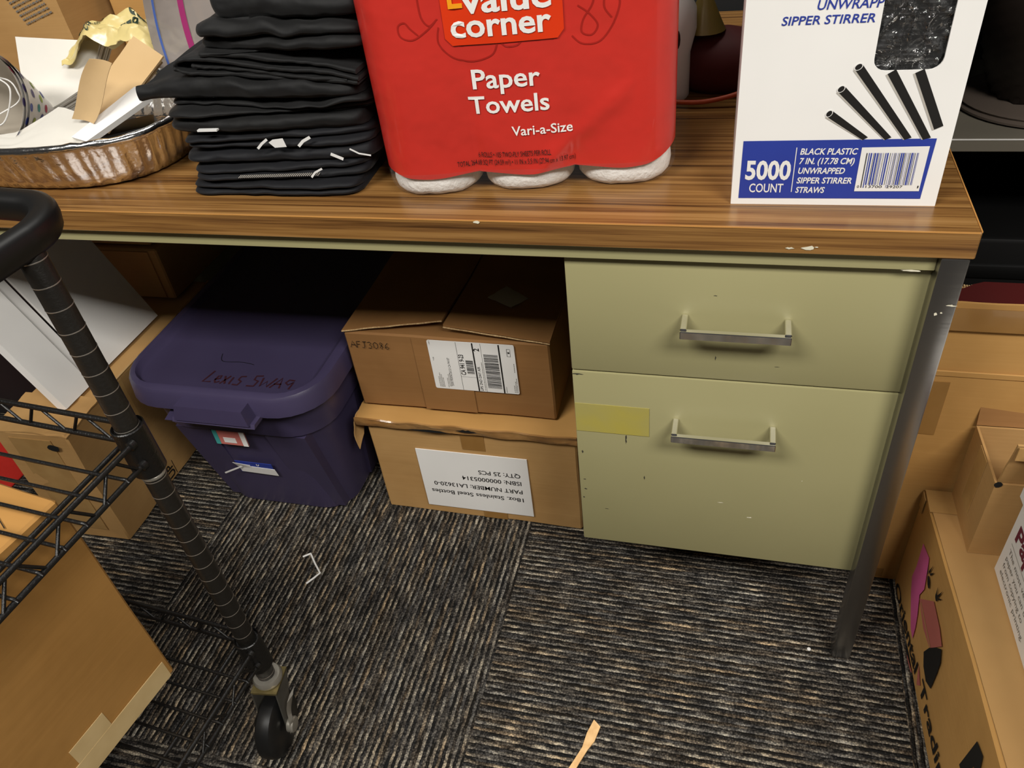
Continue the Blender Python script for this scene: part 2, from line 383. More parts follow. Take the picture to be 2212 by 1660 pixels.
# pedestal
px0, px1 = -0.4095, -0.0345
mb = MB(); mb.box((px0+0.004, 0.038, 0.193), (px1+0.003, 0.66, ap0+0.004), 0, 0.001); ped = mb.build('pedestal_body', 'olive', desk)
def drawer(name, x0, x1, z0, z1, hz0, hz1, hx0, hx1):
    mb = MB(); mb.box((x0, 0.020, z0), (x1, 0.037, z1), 0, 0.0016, 2)
    d = mb.build(name, 'olive', desk)
    mb = MB(); yo = 0.020 - 0.030; s_ = 0.0036
    for hx in (hx0, hx1): mb.box((hx-s_, yo, hz0-0.007), (hx+s_, 0.0198, hz0+0.007), 0, 0.0008)
    mb.box((hx0-s_, yo-0.003, hz0-0.0055), (hx1+s_, yo+0.0040, hz0+0.0050), 0, 0.0008)
    h = mb.build('handle', 'chrome2', d)
    return d
d1 = drawer('drawer', px0, -0.0275, 0.5195, 0.6826, 0.606, 0, -0.272, -0.160)
d2 = drawer('drawer', px0, -0.0285, 0.1896, 0.5170, 0.444, 0, -0.278, -0.160)
def wear(parent, spots, mname, name, y):
    mb = MB()
    for cx, cz, sx, sz in spots:
        pts = [(cx + sx*(0.7+0.8*N3(math.cos(a)*2, math.sin(a)*2, cx*70+cz*31))*math.cos(a), y, cz + sz*(0.7+0.8*N3(math.cos(a)*2, math.sin(a)*2, cx*17+cz*91))*math.sin(a)) for a in [k*math.pi/7 for k in range(14)]]
        mb.poly(pts)
    return islands(mb, name, mname, parent, None)
wear(d2, [(-0.402, 0.5125, 0.010, 0.0016), (-0.3425, 0.4055, 0.0016, 0.011), (-0.402, 0.32, 0.0022, 0.0014), (-0.4015, 0.30, 0.0025, 0.0016), (-0.4025, 0.375, 0.002, 0.003), (-0.318, 0.335, 0.0012, 0.004), (-0.313, 0.442, 0.0008, 0.012), (-0.405, 0.282, 0.0018, 0.0015), (-0.372, 0.262, 0.004, 0.0008)], 'olive_dk', 'paint_wear', 0.0197)
wear(d1, [(-0.235, 0.552, 0.0008, 0.004), (-0.165, 0.545, 0.004, 0.0006), (-0.24, 0.64, 0.003, 0.0006)], 'olive_dk', 'paint_wear', 0.0197)
wear(d2, [(-0.1735, 0.278, 0.004, 0.0016), (-0.213, 0.302, 0.006, 0.0008), (-0.115, 0.36, 0.0012, 0.0008)], 'chip', 'paint_chip', 0.0196)
wear(ped, [(-0.05, 0.6875, 0.012, 0.0012)], 'chip', 'paint_chip', 0.0096)
mb = MB(); mb.box((-0.4085, 0.0190, 0.415), (-0.312, 0.0197, 0.464)); o = mb.build('yellow_tape_strip', 'yellow_tape', d2, None)
wear(desk, [(-0.021, 0.643, 0.0025, 0.0022), (-0.009, 0.6545, 0.006, 0.0012), (-0.016, 0.645, 0.002, 0.001)], 'chip', 'paint_smear', -0.0006)

# ------------------------------------------------------------------ cardboard box helper
def box_root(name, label, cat, x, y, z=0.0, rz=0.0, group=None): return thing(name, label, cat, (x, y, z), rz, group)
def dents(mb, amp, seed, fr=9):
    for q in mb.bm.verts:
        q.co += Vector((N3(q.co.x*fr+seed, q.co.y*fr, q.co.z*fr), N3(q.co.x*fr, q.co.y*fr+seed, q.co.z*fr), N3(q.co.x*fr, q.co.y*fr, q.co.z*fr+seed)))*amp
def gridbox(lo, hi, nx=8, ny=8, nz_=8, bev=0.003, mb=None):
    "closed box with subdivided faces"
    t = bmesh.new(); bmesh.ops.create_cube(t, size=1)
    bmesh.ops.bevel(t, geom=list(t.edges), offset=0.006, segments=1, affect='EDGES')
    bmesh.ops.subdivide_edges(t, edges=[e for e in t.edges if e.calc_length() > 0.5], cuts=nx, use_grid_fill=True)
    for q in t.verts:
        for i in range(3):
            c = q.co[i]; L = hi[i]-lo[i]; a = abs(c)
            d = (0.5-a)
            if d < 0.0061: dd = bev*d/0.006
            else: dd = bev + (d-0.006)*(L/2-bev)/(0.494)
            q.co[i] = (lo[i]+hi[i])/2 + (1 if c >= 0 else -1)*(L/2-dd)
    mb = mb or MB(); mb.add(t); return mb

# lower box: stainless bottles carton
b1 = box_root('cardboard_box', 'tan battered cardboard box on the carpet with an upside-down white label, under another box', 'box', -0.635, 0.19)
mb = gridbox((-0.198, 0.0, 0.0), (0.185, 0.40, 0.236)); dents(mb, 0.003, 3.1); mb.build('body', 'card', b1)
mb = MB()
def lidf(u, v):
    x = -0.212 + 0.40*u; y = -0.010 + 0.42*v
    z = 0.2445 + 0.004*N3(x*14, y*8, 2.0) - 0.006*max(0, 1-v*14)
    return Vector((x, y, z))
sheet(lidf, 24, 16, 0.006, 0, mb); mb.build('lid_flap', 'card_c', b1)
def lipf(u, v):
    x = -0.212 + 0.40*u; z = 0.243 - 0.017*v + 0.003*N3(x*25, v*3, 5)
    y = -0.0105 + 0.003*v + 0.003*N3(x*18, v*2, 9)
    return Vector((x, y, z))
mb = MB(); sheet(lipf, 40, 4, 0.003, 0, mb); mb.build('crushed_lip', 'card_taped', b1)
def lipl(u, v):
    y = -0.010 + 0.05*u; z = 0.243 - (0.060*(1-u) + 0.02)*v
    x = -0.212 - 0.012*math.sin(v*2.4)*(1-u*0.6) + 0.004*N3(y*60, z*40, 3)
    return Vector((x, y, z))
mb = MB(); sheet(lipl, 8, 10, 0.002, 0, mb); mb.build('torn_corner', 'card', b1)
mb = MB()
for x0, x1, zz in ((-0.112, -0.030, 0.2310), (-0.022, 0.016, 0.2385)):
    pts = [(x0 + (x1-x0)*k/8, -0.0160, zz + 0.0034*(1+0.7*N3(k*0.9, x0*40, 1))*math.sin(math.pi*k/8)) for k in range(9)] + [(x1 - (x1-x0)*k/8, -0.0160, zz - 0.0022*math.sin(math.pi*k/8)) for k in range(1, 8)]
    mb.poly(pts)
islands(mb, 'torn_gap_shade', 'blackflat', b1, None)  # flat black patches painted for the shade inside the torn gaps
mb = MB(); mb.box((-0.0215, -0.0022, 0.181), (0.021, -0.001, 0.232)); mb.box((-0.003, -0.0024, 0.004), (0.042, -0.0012, 0.05)); islands(mb, 'tape_strip', 'tape', b1, None)
mb = MB(); ly = -0.0032; lo_ = (-0.635, 0.19, 0)
mb.box((-0.113, ly, 0.0225), (0.0945, ly+0.0016, 0.1715)); lb = mb.build('shipping_label', 'white', b1, None)
mb = MB(); e = ly - 0.0003
for s, x1, x0, zt, hh_ in (('18oz. Stainless Steel Bottles', 0.079, -0.099, 0.0588, 0.0105), ('PART NUMBER: LA13620-0', 0.079, -0.091, 0.0805, 0.0105), ('ISBN: 0000005314', 0.079, -0.033, 0.1025, 0.0105), ('QTY: 25 PCS', 0.079, 0.0005, 0.1215, 0.0105)):
    mb.text(s, (x1, e, zt+hh_), -UX, -UZ, x1-x0, hh_, 0, 0.012)
mb.build('printed_text', 'ink', lb, None)

# upper box on it
b2 = box_root('cardboard_box', 'brown cardboard box with a shipping label, stacked on the battered tan box', 'box', -0.664, 0.21, 0.2505)
mb = gridbox((-0.1745, 0.0, 0.0), (0.1775, 0.42, 0.158)); dents(mb, 0.0015, 7.7); mb.build('body', 'card_b', b2)
def fl(side):
    def f(u, v):
        y = -0.001 + 0.42*v
        if side < 0: x = -0.1755 + (0.172 - 0.03*0)*u - 0.0; lift = 0.016*u*max(0, 1-v*2.5)
        else: x = 0.1785 - 0.176*u; lift = 0.014*u*max(0, 1-v*2.2)
        return Vector((x, y + (0.022*u*(1-v) if side < 0 else 0.015*u*(1-v)*-0.2 + 0.012*u*(1-v)), 0.1625 + lift + 0.002*N3(x*20, y*12, side)))
    return f
for sd in (-1, 1):
    mb = MB(); sheet(fl(sd), 14, 14, 0.0035, 0, mb); mb.build('flap', 'card_b', b2)
for sd in (-1, 1):
    f_ = fl(sd); mb = MB(); mb.tube([f_(u/14, 0.0) + Vector((0, -0.0008, -0.0017)) for u in range(15)], 0.0013, 0, 6); mb.build('torn_edge', 'card_edge', b2, 60)
mb = MB()
q = [(0.0529, 0.096, 0.1755), (0.0739, 0.1402, 0.170), (0.1196, 0.1088, 0.1685), (0.0982, 0.0756, 0.172)]
q = [Vector(p) for p in q]
sheet(lambda u, v: (q[0]*(1-u)*(1-v) + q[1]*u*(1-v) + q[2]*u*v + q[3]*(1-u)*v) + UZ*(0.003*math.sin(u*3.1)*math.sin(v*3.1) + 0.0015*N3(u*5, v*5, 0)), 6, 6, 0.0006, 0, mb)
mb.build('torn_sticker', 'print_grey', b2)
mb = MB(); mb.box((-0.0535, -0.0022, 0.003), (0.040, -0.0012, 0.155)); islands(mb, 'tape_strip', 'card_b', b2, None)
mb = MB()                                               # carrier label, rounded corners, printed sideways
LX0, LX1, LZ0, LZ1 = -0.0265, 0.1200, 0.0540, 0.1550
pts = [(p.x, 0, p.y) for p in rrect((LX0+LX1)/2, (LZ0+LZ1)/2, (LX1-LX0)/2, (LZ1-LZ0)/2, 0.003, 0, 4)]
mb.loft([[Vector((p[0], -0.0034, p[2])) for p in pts], [Vector((p[0], -0.0021, p[2])) for p in pts]]); lb = mb.build('shipping_label', 'white', b2, None)
mb = MB(); e = -0.0037; oz = -0.2505; ox = 0.664
def lrect(x0, x1, z0, z1, m=0): mb.poly([(x0, e, z0), (x1, e, z0), (x1, e, z1), (x0, e, z1)], m)
lrect(0.0226, 0.0231, 0.0545, 0.1545); lrect(0.0495, 0.0518, 0.0545, 0.1545); lrect(0.0642, 0.0646, 0.0545, 0.1545); lrect(0.0934, 0.0958, 0.0545, 0.1545); lrect(0.0232, 0.0495, 0.0832, 0.0836)
mb.text('CA 941 9-23', (0.0322, e, 0.0872), UZ, -UX, 0.0425, 0.0085, 0, 0.02)
mb.text('2', (0.0610, e, 0.1385), UZ, -UX, 0.006, 0.0095, 0, 0.02)
mb.text('UPS 2ND DAY AIR', (0.0582, e, 0.0556), UZ, -UX, 0.0515, 0.0048, 0, 0.01)
mb.text('SAN FRANCISCO CA 94107', (0.0070, e, 0.0620), UZ, -UX, 0.0590, 0.0042, 0, 0.0)
mb.text('1 OF 4', (-0.0215, e, 0.146), UZ, -UX, 0.008, 0.002, 0); mb.text('9 LBS', (-0.0195, e, 0.114), UZ, -UX, 0.007, 0.002, 0)
rnd = random.Random(3); z = 0.0905
while z < 0.1190:
    h_ = rnd.choice((0.0005, 0.0008, 0.0012)); lrect(0.0350, 0.0475, z, z+h_); z += h_ + rnd.choice((0.0004, 0.0007, 0.001))
z = 0.063
while z < 0.1335:
    h_ = rnd.choice((0.0006, 0.001, 0.0016)); lrect(0.0672, 0.0912, z, z+h_); z += h_ + rnd.choice((0.0005, 0.0008, 0.0012))
for a, bb in ((0.107, 0.1077), (0.1125, 0.113)): lrect(a, bb, 0.132, 0.147)
for zz in (0.132, 0.1395, 0.1465): lrect(0.107, 0.113, zz, zz+0.0006)
lrect(0.1088, 0.1112, 0.138, 0.1412)
mb.build('label_print', 'ink', lb, None)
mb = MB()                                               # lines of print too small to read
for k, (x, z0, L) in enumerate([(-0.018, 0.058, 0.02), (-0.0155, 0.058, 0.03), (-0.013, 0.058, 0.026), (-0.0105, 0.058, 0.018), (-0.003, 0.058, 0.02), (-0.0005, 0.06, 0.026), (0.002, 0.06, 0.028), (0.0615, 0.057, 0.058), (0.1125, 0.057, 0.016), (0.115, 0.057, 0.024), (0.1172, 0.057, 0.03), (0.116, 0.10, 0.018), (0.0985, 0.056, 0.012)]):
    z = z0
    while z < z0+L:
        h_ = rnd.uniform(0.001, 0.003); lrect(x, x+0.0011, z, z+h_); z += h_+0.0008
mb.build('label_fine_print', 'ink_grey', lb, None)
mb = MB(); hw = 0.0135                                   # marker writing
def glyphs(mb, seq, o, u, v, adv, h, wd, m=0):
    x = 0
    for strokes, w_ in seq:
        for st in strokes: mb.stroke([(x + a*w_*h, c_*h) for a, c_ in st], o, u, v, wd, m)
        x += adv*w_*h
A_ = ([[(0, 0), (.45, 1), (.95, .02)], [(.2, .42), (.8, .4)]], .85); F_ = ([[(.05, 0), (.1, .95)], [(.1, .95), (.8, 1)], [(.1, .52), (.65, .55)]], .7)
J_ = ([[(.2, .95), (.9, 1)], [(.55, .97), (.5, .2), (.3, .0), (.05, .12)]], .75); n3 = ([[(.1, .9), (.5, 1), (.75, .78), (.4, .55), (.8, .35), (.6, .05), (.1, .05)]], .75)
n0 = ([[(.45, 1), (.12, .75), (.15, .2), (.45, 0), (.8, .25), (.8, .75), (.45, 1)]], .8); n8 = ([[(.7, .85), (.4, 1), (.2, .8), (.75, .3), (.5, 0), (.2, .2), (.75, .8)]], .7)
n6 = ([[(.7, 1), (.25, .6), (.15, .2), (.5, 0), (.8, .22), (.5, .45), (.2, .25)]], .75)
glyphs(mb, [A_, F_, J_, n3, n0, n8, n6], (-0.1665, -0.0016, 0.128), UX, UZ, 1.0, hw, 0.0011)
mb.build('marker_writing', 'ink', b2, None)

# ------------------------------------------------------------------ purple tote
tt = thing('storage_tote', 'dark purple plastic storage tote with lid and maroon handwriting, under desk', 'storage tote', (-1.045, 0.0, 0.0))
def rr2(x0, x1, y0, y1, r, z, k=7): return rrect((x0+x1)/2, (y0+y1)/2, (x1-x0)/2, (y1-y0)/2, r, z, k)
mb = MB()
prof = [(0.000, .128, .170, .615, .05), (0.006, .138, .160, .625, .06), (0.20, .156, .128, .650, .068), (0.245, .160, .122, .655, .07), (0.249, .172, .108, .667, .078), (0.315, .177, .100, .672, .08)]
mb.loft([rr2(-hx, hx, y0, y1, r, z) for z, hx, y0, y1, r in prof], 0, True, (True, True)); body = mb.build('bin_body', 'purple', tt)
mb = MB()                                               # moulded recessed end panel ribs
for xa, xb in ((-0.128, -0.058), (0.052, 0.132)):
    mb.loft([[Vector((xa+0.004, 0.166, 0.012)), Vector((xb-0.004, 0.166, 0.012)), Vector((xb-0.004, 0.19, 0.012)), Vector((xa+0.004, 0.19, 0.012))],
             [Vector((xa, 0.114, 0.244)), Vector((xb, 0.114, 0.244)), Vector((xb, 0.15, 0.244)), Vector((xa, 0.15, 0.244))]], 0)
for ya, yb in ((0.25, 0.40), (0.47, 0.60)):
    mb.loft([[Vector((0.130, ya+.01, 0.012)), Vector((0.145, ya+.01, 0.012)), Vector((0.145, yb-.01, 0.012)), Vector((0.130, yb-.01, 0.012))],
             [Vector((0.14, ya, 0.244)), Vector((0.167, ya, 0.244)), Vector((0.167, yb, 0.244)), Vector((0.14, yb, 0.244))]], 0)
islands(mb, 'moulded_panel', 'purple', body, 35)
mb = MB()                                               # bin rim handle ledge under lid
mb.loft([[Vector((x, y, z)) for x, y in ((-0.100, 0.11), (0.075, 0.11), (0.066, 0.066 + dy), (-0.092, 0.066 + dy))] for z, dy in ((0.290, 0.012), (0.306, 0.0))], 0)
mb.build('grip_ledge', 'purple', body)
mb = MB()                                               # lid
ZL = 0.362
prof = [(0.318, .188, .084, .678, .085), (0.323, .196, .076, .686, .09), (0.352, .194, .078, .684, .09), (0.359, .190, .082, .680, .088), (ZL, .183, .090, .672, .084), (ZL, .174, .095, .66, .060), (0.3595, .171, .097, .656, .056), (0.3545, .165, .100, .648, .050), (0.3535, .161, .103, .642, .046)]
mb.loft([rr2(-hx, hx, y0, y1, r, z) for z, hx, y0, y1, r in prof], 0, True, (True, True)); lid = mb.build('lid', 'purple', tt)
mb = MB()                                               # lid pull handle at the end
def hnd(x0, x1, y0, y1, z0, z1, ins): return [[Vector((x0, y1, z0)), Vector((x1, y1, z0)), Vector((x1, y0, z0)), Vector((x0, y0, z0))], [Vector((x0+ins, y1, z1)), Vector((x1-ins, y1, z1)), Vector((x1-ins, y0+0.004, z1)), Vector((x0+ins, y0+0.004, z1))]]
mb.loft(hnd(-0.054, 0.086, 0.050, 0.085, 0.324, 0.352, 0.007), 0); mb.loft(hnd(-0.062, 0.094, 0.052, 0.085, 0.318, 0.325, 0.0), 0)
islands(mb, 'lid_handle', 'purple', lid, 30)
mb = MB()
mb.stroke(smoothpath([(0.0, 0.155, 0), (0.012, 0.135, 0), (0.05, 0.136, 0), (0.075, 0.132, 0)]) and [(p.x-0.035, p.y+0.04) for p in smoothpath([(0.0, 0.155, 0), (0.012, 0.135, 0), (0.05, 0.136, 0), (0.075, 0.132, 0)])], (0, 0, 0.3539), UX, UY, 0.0012)
mb.build('lid_scratch', 'black', lid, None)
mb = MB()                                               # handwriting on lid
ho = (-0.030, 0.1165, 0.3541); hs = 0.031
Ll = ([[(0.35, 1), (0.0, 0.05), (0.65, 0.1)]], .75); el = ([[(.05, .3), (.5, .42), (.45, .65), (.2, .6), (.1, .25), (.3, .05), (.65, .18)]], .62)
xl = ([[(.05, .65), (.5, .02)], [(.6, .68), (.0, .0)]], .6); il = ([[(.25, .6), (.2, .1), (.35, .02)]], .35); sl = ([[(.7, .75), (.3, .7), (.25, .45), (.55, .3), (.45, .0), (.0, .02)]], .75)
SP = ([], .45); Sl = ([[(.75, .9), (.2, .85), (.2, .55), (.6, .45), (.5, .02), (-.1, .0)]], .72); Wl = ([[(.05, .75), (.15, .05), (.42, .5), (.58, .05), (.9, .8)]], .95)
Al = ([[(.0, .0), (.5, .85), (.72, .02)], [(.15, .32), (.7, .36)]], .78); Gl = ([[(.72, .72), (.3, .75), (.15, .5), (.4, .35), (.7, .6), (.65, .0)]], .78)
glyphs(mb, [Ll, el, xl, il, sl, SP, Sl, Wl, Al, Gl], ho, Vector((1, 0.0, 0)), UY, 0.80, hs, 0.0034)
mb.build('handwriting', 'maroon_ink', lid, None)
mb = MB(); mb.box((-0.052, 0.1125, 0.2105), (0.012, 0.1145, 0.255), 0); st = mb.build('sticker', 'salmon', body, None); st['label'] = 'colourful product sticker half hidden under the grip'
mb = MB(); mb.box((-0.053, 0.1118, 0.2105), (-0.044, 0.1130, 0.255), 0); mb.box((0.002, 0.1118, 0.2105), (0.012, 0.1130, 0.255), 1); mb.box((-0.035, 0.1120, 0.216), (-0.01, 0.1130, 0.228), 1); islands(mb, 'sticker_print', ['teal', 'white'], st, None)
TM = Matrix.Translation((0.0, 0.0, 0.0))
def slope(x, z, off=0.0): return Vector((x, 0.162 - (z-0.006)*0.047/0.238 - off, z))
mb = MB(); sheet(lambda u, v: slope(-0.052 + 0.074*u - 0.012*(1-v)*(1-u)*0 + 0.004*u*v, 0.112 + 0.036*v, 0.0036), 4, 3, 0.0008, 0, mb); st2 = mb.build('blue_sticker', 'blue', body, None)
mb = MB(); sheet(lambda u, v: slope(-0.050 + 0.077*u, 0.114 + 0.021*v - 0.003*u, 0.0042), 4, 2, 0.0006, 0, mb)
sheet(lambda u, v: slope(-0.05 + 0.028*u, 0.131 + 0.020*v*(1-u*0.6), 0.005 + 0.006*(1-u)*v), 4, 3, 0.0005, 0, mb)
sheet(lambda u, v: slope(-0.082 + 0.042*u, 0.112 + 0.020*u + 0.004*v, 0.014 - 0.008*u), 5, 2, 0.0005, 0, mb)
mb.text('O', slope(-0.008, 0.139, 0.0045), UX, UZ, 0.006, 0.0065, 0, 0.03)
mb.build('torn_label', 'white', st2, None)

# ------------------------------------------------------------------ box marked UP, grey board, white carton
b3 = box_root('cardboard_box', 'long worn cardboard box marked UP under the left end of the desk', 'box', -1.325, 0.022, 0.0, R(1.0))
mb = gridbox((-0.155, 0.0, 0.0), (0.0, 0.50, 0.283)); dents(mb, 0.003, 5.5); mb.build('body', 'card', b3)
mb = MB(); sheet(lambda u, v: Vector((-0.160 + 0.164*u, 0.0 + 0.10*v, 0.287 - 0.012*(1-v)*(abs(u-.5)*1.2) + 0.005*N3(u*6, v*5, 3))), 12, 8, 0.003, 0, mb); mb.build('crumpled_flap', 'card', b3)
mb = MB(); mb.box((0.0008, 0.10, 0.02), (0.0018, 0.165, 0.28)); mb.box((-0.002, 0.14, 0.284), (0.002, 0.50, 0.286)); islands(mb, 'tape_strip', 'tape_clear', b3, None)
mb = MB(); mb.box((-0.125, -0.0018, 0.03), (-0.035, -0.0008, 0.27)); mb.build('front_tape', 'tape_clear', b3, None)
mb = MB(); mb.poly([(-0.034 + 0.012*math.cos(a)*(1+0.4*N3(a, 0, 0)), -0.0042, 0.255 + 0.008*math.sin(a)) for a in [k*math.pi/6 for k in range(12)]]); mb.build('torn_hole_shade', 'blackflat', b3, None)  # flat black patch painted as the dark inside of the hole
mb = MB(); e = 0.0022
mb.text('UP', (e, 0.175, 0.012), UZ, -UY, 0.032, 0.020, 0, 0.02); mb.poly([(e, 0.146, 0.012), (e, 0.146, 0.030), (e, 0.128, 0.030), (e, 0.128, 0.012)]); mb.poly([(e, 0.180, 0.010), (e, 0.180, 0.046), (e, 0.1785, 0.046), (e, 0.1785, 0.010)])
mb.build('printed_text', 'ink', b3, None)
LEAN = R(23)
def leanplane(y0, y1, L, th, name, mname, label, cat, x0=-1.366, z0=0.290, rz=0.0):
    r = thing(name, label, cat, (x0, y0, z0))
    d = Vector((-math.sin(LEAN), 0, math.cos(LEAN))); nn = Vector((-math.cos(LEAN), 0, -math.sin(LEAN)))
    return r, d, nn
r, d, nn = leanplane(0.185, 0, 0, 0, 'foam_board', 'white', 'large grey-white board leaning in the shade under the desk', 'board')
mb = MB(); mb.loft([[Vector((0, 0, 0))+nn*k, Vector((0, 0.193, 0))+nn*k, Vector((0, 0.193, 0))+d*0.42+nn*k, d*0.42+nn*k] for k in (0, 0.005)]); mb.build('board', 'whitegloss', r, None)
r, d, nn = leanplane(0.083, 0, 0, 0, 'white_carton', 'white', 'glossy white flat carton leaning beside the grey-white board', 'carton', x0=-1.362)
mb = MB(); mb.loft([[Vector((0, 0, 0))+nn*k, Vector((0, 0.072, 0))+nn*k, Vector((0, 0.072, 0))+d*0.41+nn*k, d*0.41+nn*k] for k in (0, 0.02)]); mb.build('body', 'whitegloss', r, None)
mb = MB(); mb.loft([[Vector((0, 0.075, 0))+nn*k, Vector((0, 0.095, 0))+nn*k, Vector((0, 0.095, 0))+d*0.41+nn*k, Vector((0, 0.075, 0))+d*0.41+nn*k] for k in (0.004, 0.012)]); mb.build('side_flap', 'whitegloss', r, None)
b4 = box_root('cardboard_box', 'dark cardboard box deep under the desk, resting on top of the box marked UP', 'box', -1.41, 0.44, 0.290)
mb = MB(); mb.box((-0.13, 0, 0), (0.05, 0.26, 0.12), 0, 0.003); mb.box((-0.128, -0.003, 0.005), (0.03, 0.0, 0.115), 0); mb.build('body', 'card', b4)
b5 = box_root('cardboard_box', 'topmost dark box under the desk, just below the desk rail', 'box', -1.42, 0.45, 0.4135)
mb = MB(); mb.box((-0.14, 0, 0), (0.045, 0.24, 0.10), 0, 0.003); mb.build('body', 'card', b5)
mb = MB(); mb.box((-0.40, -0.17, 0), (0.14, 0.13, 0.006), 0, 0.002); o = mb.build('red_folder', 'red', None, None, (-1.83, 0.14, 0.0)); tag(o, 'red flat folder on the carpet at the left edge of the photo', 'folder')
mb = MB(); mb.box((-0.20, 0.0, 0), (0.28, 0.30, 0.50), 0, 0.01); o = mb.build('black_case', 'blackflat', None, 30, (-1.87, 0.32, 0.0)); tag(o, 'dark black case standing behind the red folder', 'case')

# ------------------------------------------------------------------ straw box
sb = thing('straw_box', 'white carton of stirrer straws with blue band and window, on desk', 'carton', (-0.2315, 0.05, H), R(0.8))
W_, D_, HB = 0.1975, 0.20, 0.30
o0 = Vector((-0.2315, 0.05, H))
def L2(x, z): return (x + 0.2315, z - H)
wx0, wx1, wz0, wz1 = 0.1163, 0.1745, 0.1347, 0.245
mb = MB()
def ring_rr(x0, x1, z0, z1, r, y, k=5): return [Vector((p.x, y, p.y)) for p in rrect((x0+x1)/2, (z0+z1)/2, (x1-x0)/2, (z1-z0)/2, r, 0, k)]
inn = ring_rr(wx0, wx1, wz0, wz1, 0.011, 0); inn2 = ring_rr(wx0, wx1, wz0, wz1, 0.011, 0.002)
outr = ring_rr(0, W_, 0, HB, 0.0005, 0); outr2 = ring_rr(0, W_, 0, HB, 0.0005, 0.002)
mb.loft([outr2, outr, inn, inn2], 0, True, (False, False))
mb.box((0, 0.002, 0), (0.0015, D_, HB)); mb.box((W_-0.0015, 0.002, 0), (W_, D_, HB)); mb.box((0, D_-0.0015, 0), (W_, D_, HB)); mb.box((0.0015, 0.002, 0), (W_-0.0015, D_-0.0015, 0.0015)); mb.box((0.0015, 0.002, HB-0.0015), (W_-0.0015, D_-0.0015, HB))
cart = mb.build('carton', 'whitegloss', sb, 30)
e = -0.0004
mb = MB(); pts = [L2(-0.2236, 0.8061), L2(-0.0472, 0.8075), L2(-0.0492, 0.7450), L2(-0.2240, 0.7440)]
mb.poly([(x, e, z) for x, z in pts]); mb.build('blue_band', 'blue', sb, None)
mb = MB(); e2 = -0.0008
def tx(s, p, w_, h_, m=0, bold=0.0, shear=0.0, ang=0.0):
    x, z = L2(*p); mb.text(s, (x, e2, z), (math.cos(ang), 0, math.sin(ang)), (-math.sin(ang), 0, math.cos(ang)), w_, h_, m, bold, shear)
tx('5000', (-0.2191, 0.7655), 0.0440, 0.0205, 0, 0.03); tx('COUNT', (-0.2140, 0.7510), 0.0335, 0.0100, 0, 0.012)
for s, z, w_ in (('BLACK PLASTIC', 0.7920, 0.0525), ('7 IN. (17.78 CM)', 0.7820, 0.0515), ('UNWRAPPED', 0.7717, 0.0440), ('SIPPER STIRRER', 0.7612, 0.0525), ('STRAWS', 0.7508, 0.0275)): tx(s, (-0.1683, z), w_, 0.0066, 0, 0.022, 0.15)
x0, z0 = L2(-0.1725, 0.7515); mb.poly([(x0, e2, z0), (x0+0.0008, e2, z0), (x0+0.0008, e2, z0+0.0478), (x0, e2, z0+0.0478)])
pts = [L2(-0.1119, 0.7990), L2(-0.0517, 0.8000), L2(-0.0521, 0.7534), L2(-0.1119, 0.7528)]; mb.poly([(x, e2, z) for x, z in pts])
mb.build('white_lettering', 'white', sb, None)
mb = MB(); e2 = -0.0012; rnd = random.Random(11); x = L2(-0.1068, 0)[0]; z0 = 0.7600-H; z1 = 0.7935-H; k = 0
while x < L2(-0.0590, 0)[0]:
    w_ = rnd.choice((0.0003, 0.0004, 0.0005, 0.0008, 0.0012)); zz = z0 - (0.003 if k < 2 or 12 < k < 15 else 0)
    mb.poly([(x, e2, zz), (x+w_, e2, zz), (x+w_, e2, z1), (x, e2, z1)], 1 if k % 3 else 0); x += w_ + rnd.choice((0.0006, 0.0009, 0.0014)); k += 1
for s, xx, w_ in (('0', -0.1100, 0.0018), ('13700', -0.1020, 0.0150), ('29207', -0.0830, 0.0150), ('1', -0.0545, 0.0010)): tx(s, (xx, 0.7568), w_, 0.0028)
mb.build('barcode', ['ink', 'blue'], sb, None)
mb = MB(); e2 = -0.0005
tx('SIPPER STIRRER', (-0.1992, 0.9150), 0.0790, 0.0078, 0, 0.012, 0.15); tx('UNWRAPP', (-0.1705, 0.9272), 0.0545, 0.0085, 0, 0.012, 0.15)
mb.build('blue_lettering', 'blue', sb, None)
mb = MB(); mg = MB()                                    # printed picture of straws
for (ax, az), (bx, bz), w_ in (((-0.1468, 0.8331), (-0.1105, 0.8064), 0.0072), ((-0.1395, 0.8564), (-0.0900, 0.8064), 0.0074), ((-0.1275, 0.8764), (-0.0725, 0.8064), 0.0075), ((-0.0985, 0.8712), (-0.0560, 0.8064), 0.0078), ((-0.0750, 0.8712), (-0.0480, 0.8180), 0.0080)):
    a = Vector(L2(ax, az)); bb = Vector(L2(bx, bz)); d = (bb-a).normalized(); q = Vector((-d.y, d.x))
    def P3(v2, e_): return (v2.x, e_, max(0.0694, v2.y))
    mb.poly([P3(a+q*w_/2, -0.0006), P3(bb+q*w_/2, -0.0006), P3(bb-q*w_/2, -0.0006), P3(a-q*w_/2, -0.0006)], 0)
    mb.poly([P3(a-q*w_*.5, -0.0005), P3(bb-q*w_*.5, -0.0005), P3(bb-q*w_*.72, -0.0005), P3(a-q*w_*.72, -0.0005)], 1)
    if az < 0.87 or ax < -0.12:
        for rad, e_, mi in ((0.56, -0.0007, 2), (0.44, -0.0009, 0)):
            mb.poly([(a.x + q.x*w_*rad*math.cos(t) + d.x*w_*rad*0.7*math.sin(t), e_, a.y + q.y*w_*rad*math.cos(t) + d.y*w_*rad*0.7*math.sin(t)) for t in [k*math.pi/8 for k in range(16)]], mi)
mb.build('straw_picture', ['ink', 'print_grey', 'white'], sb, None)
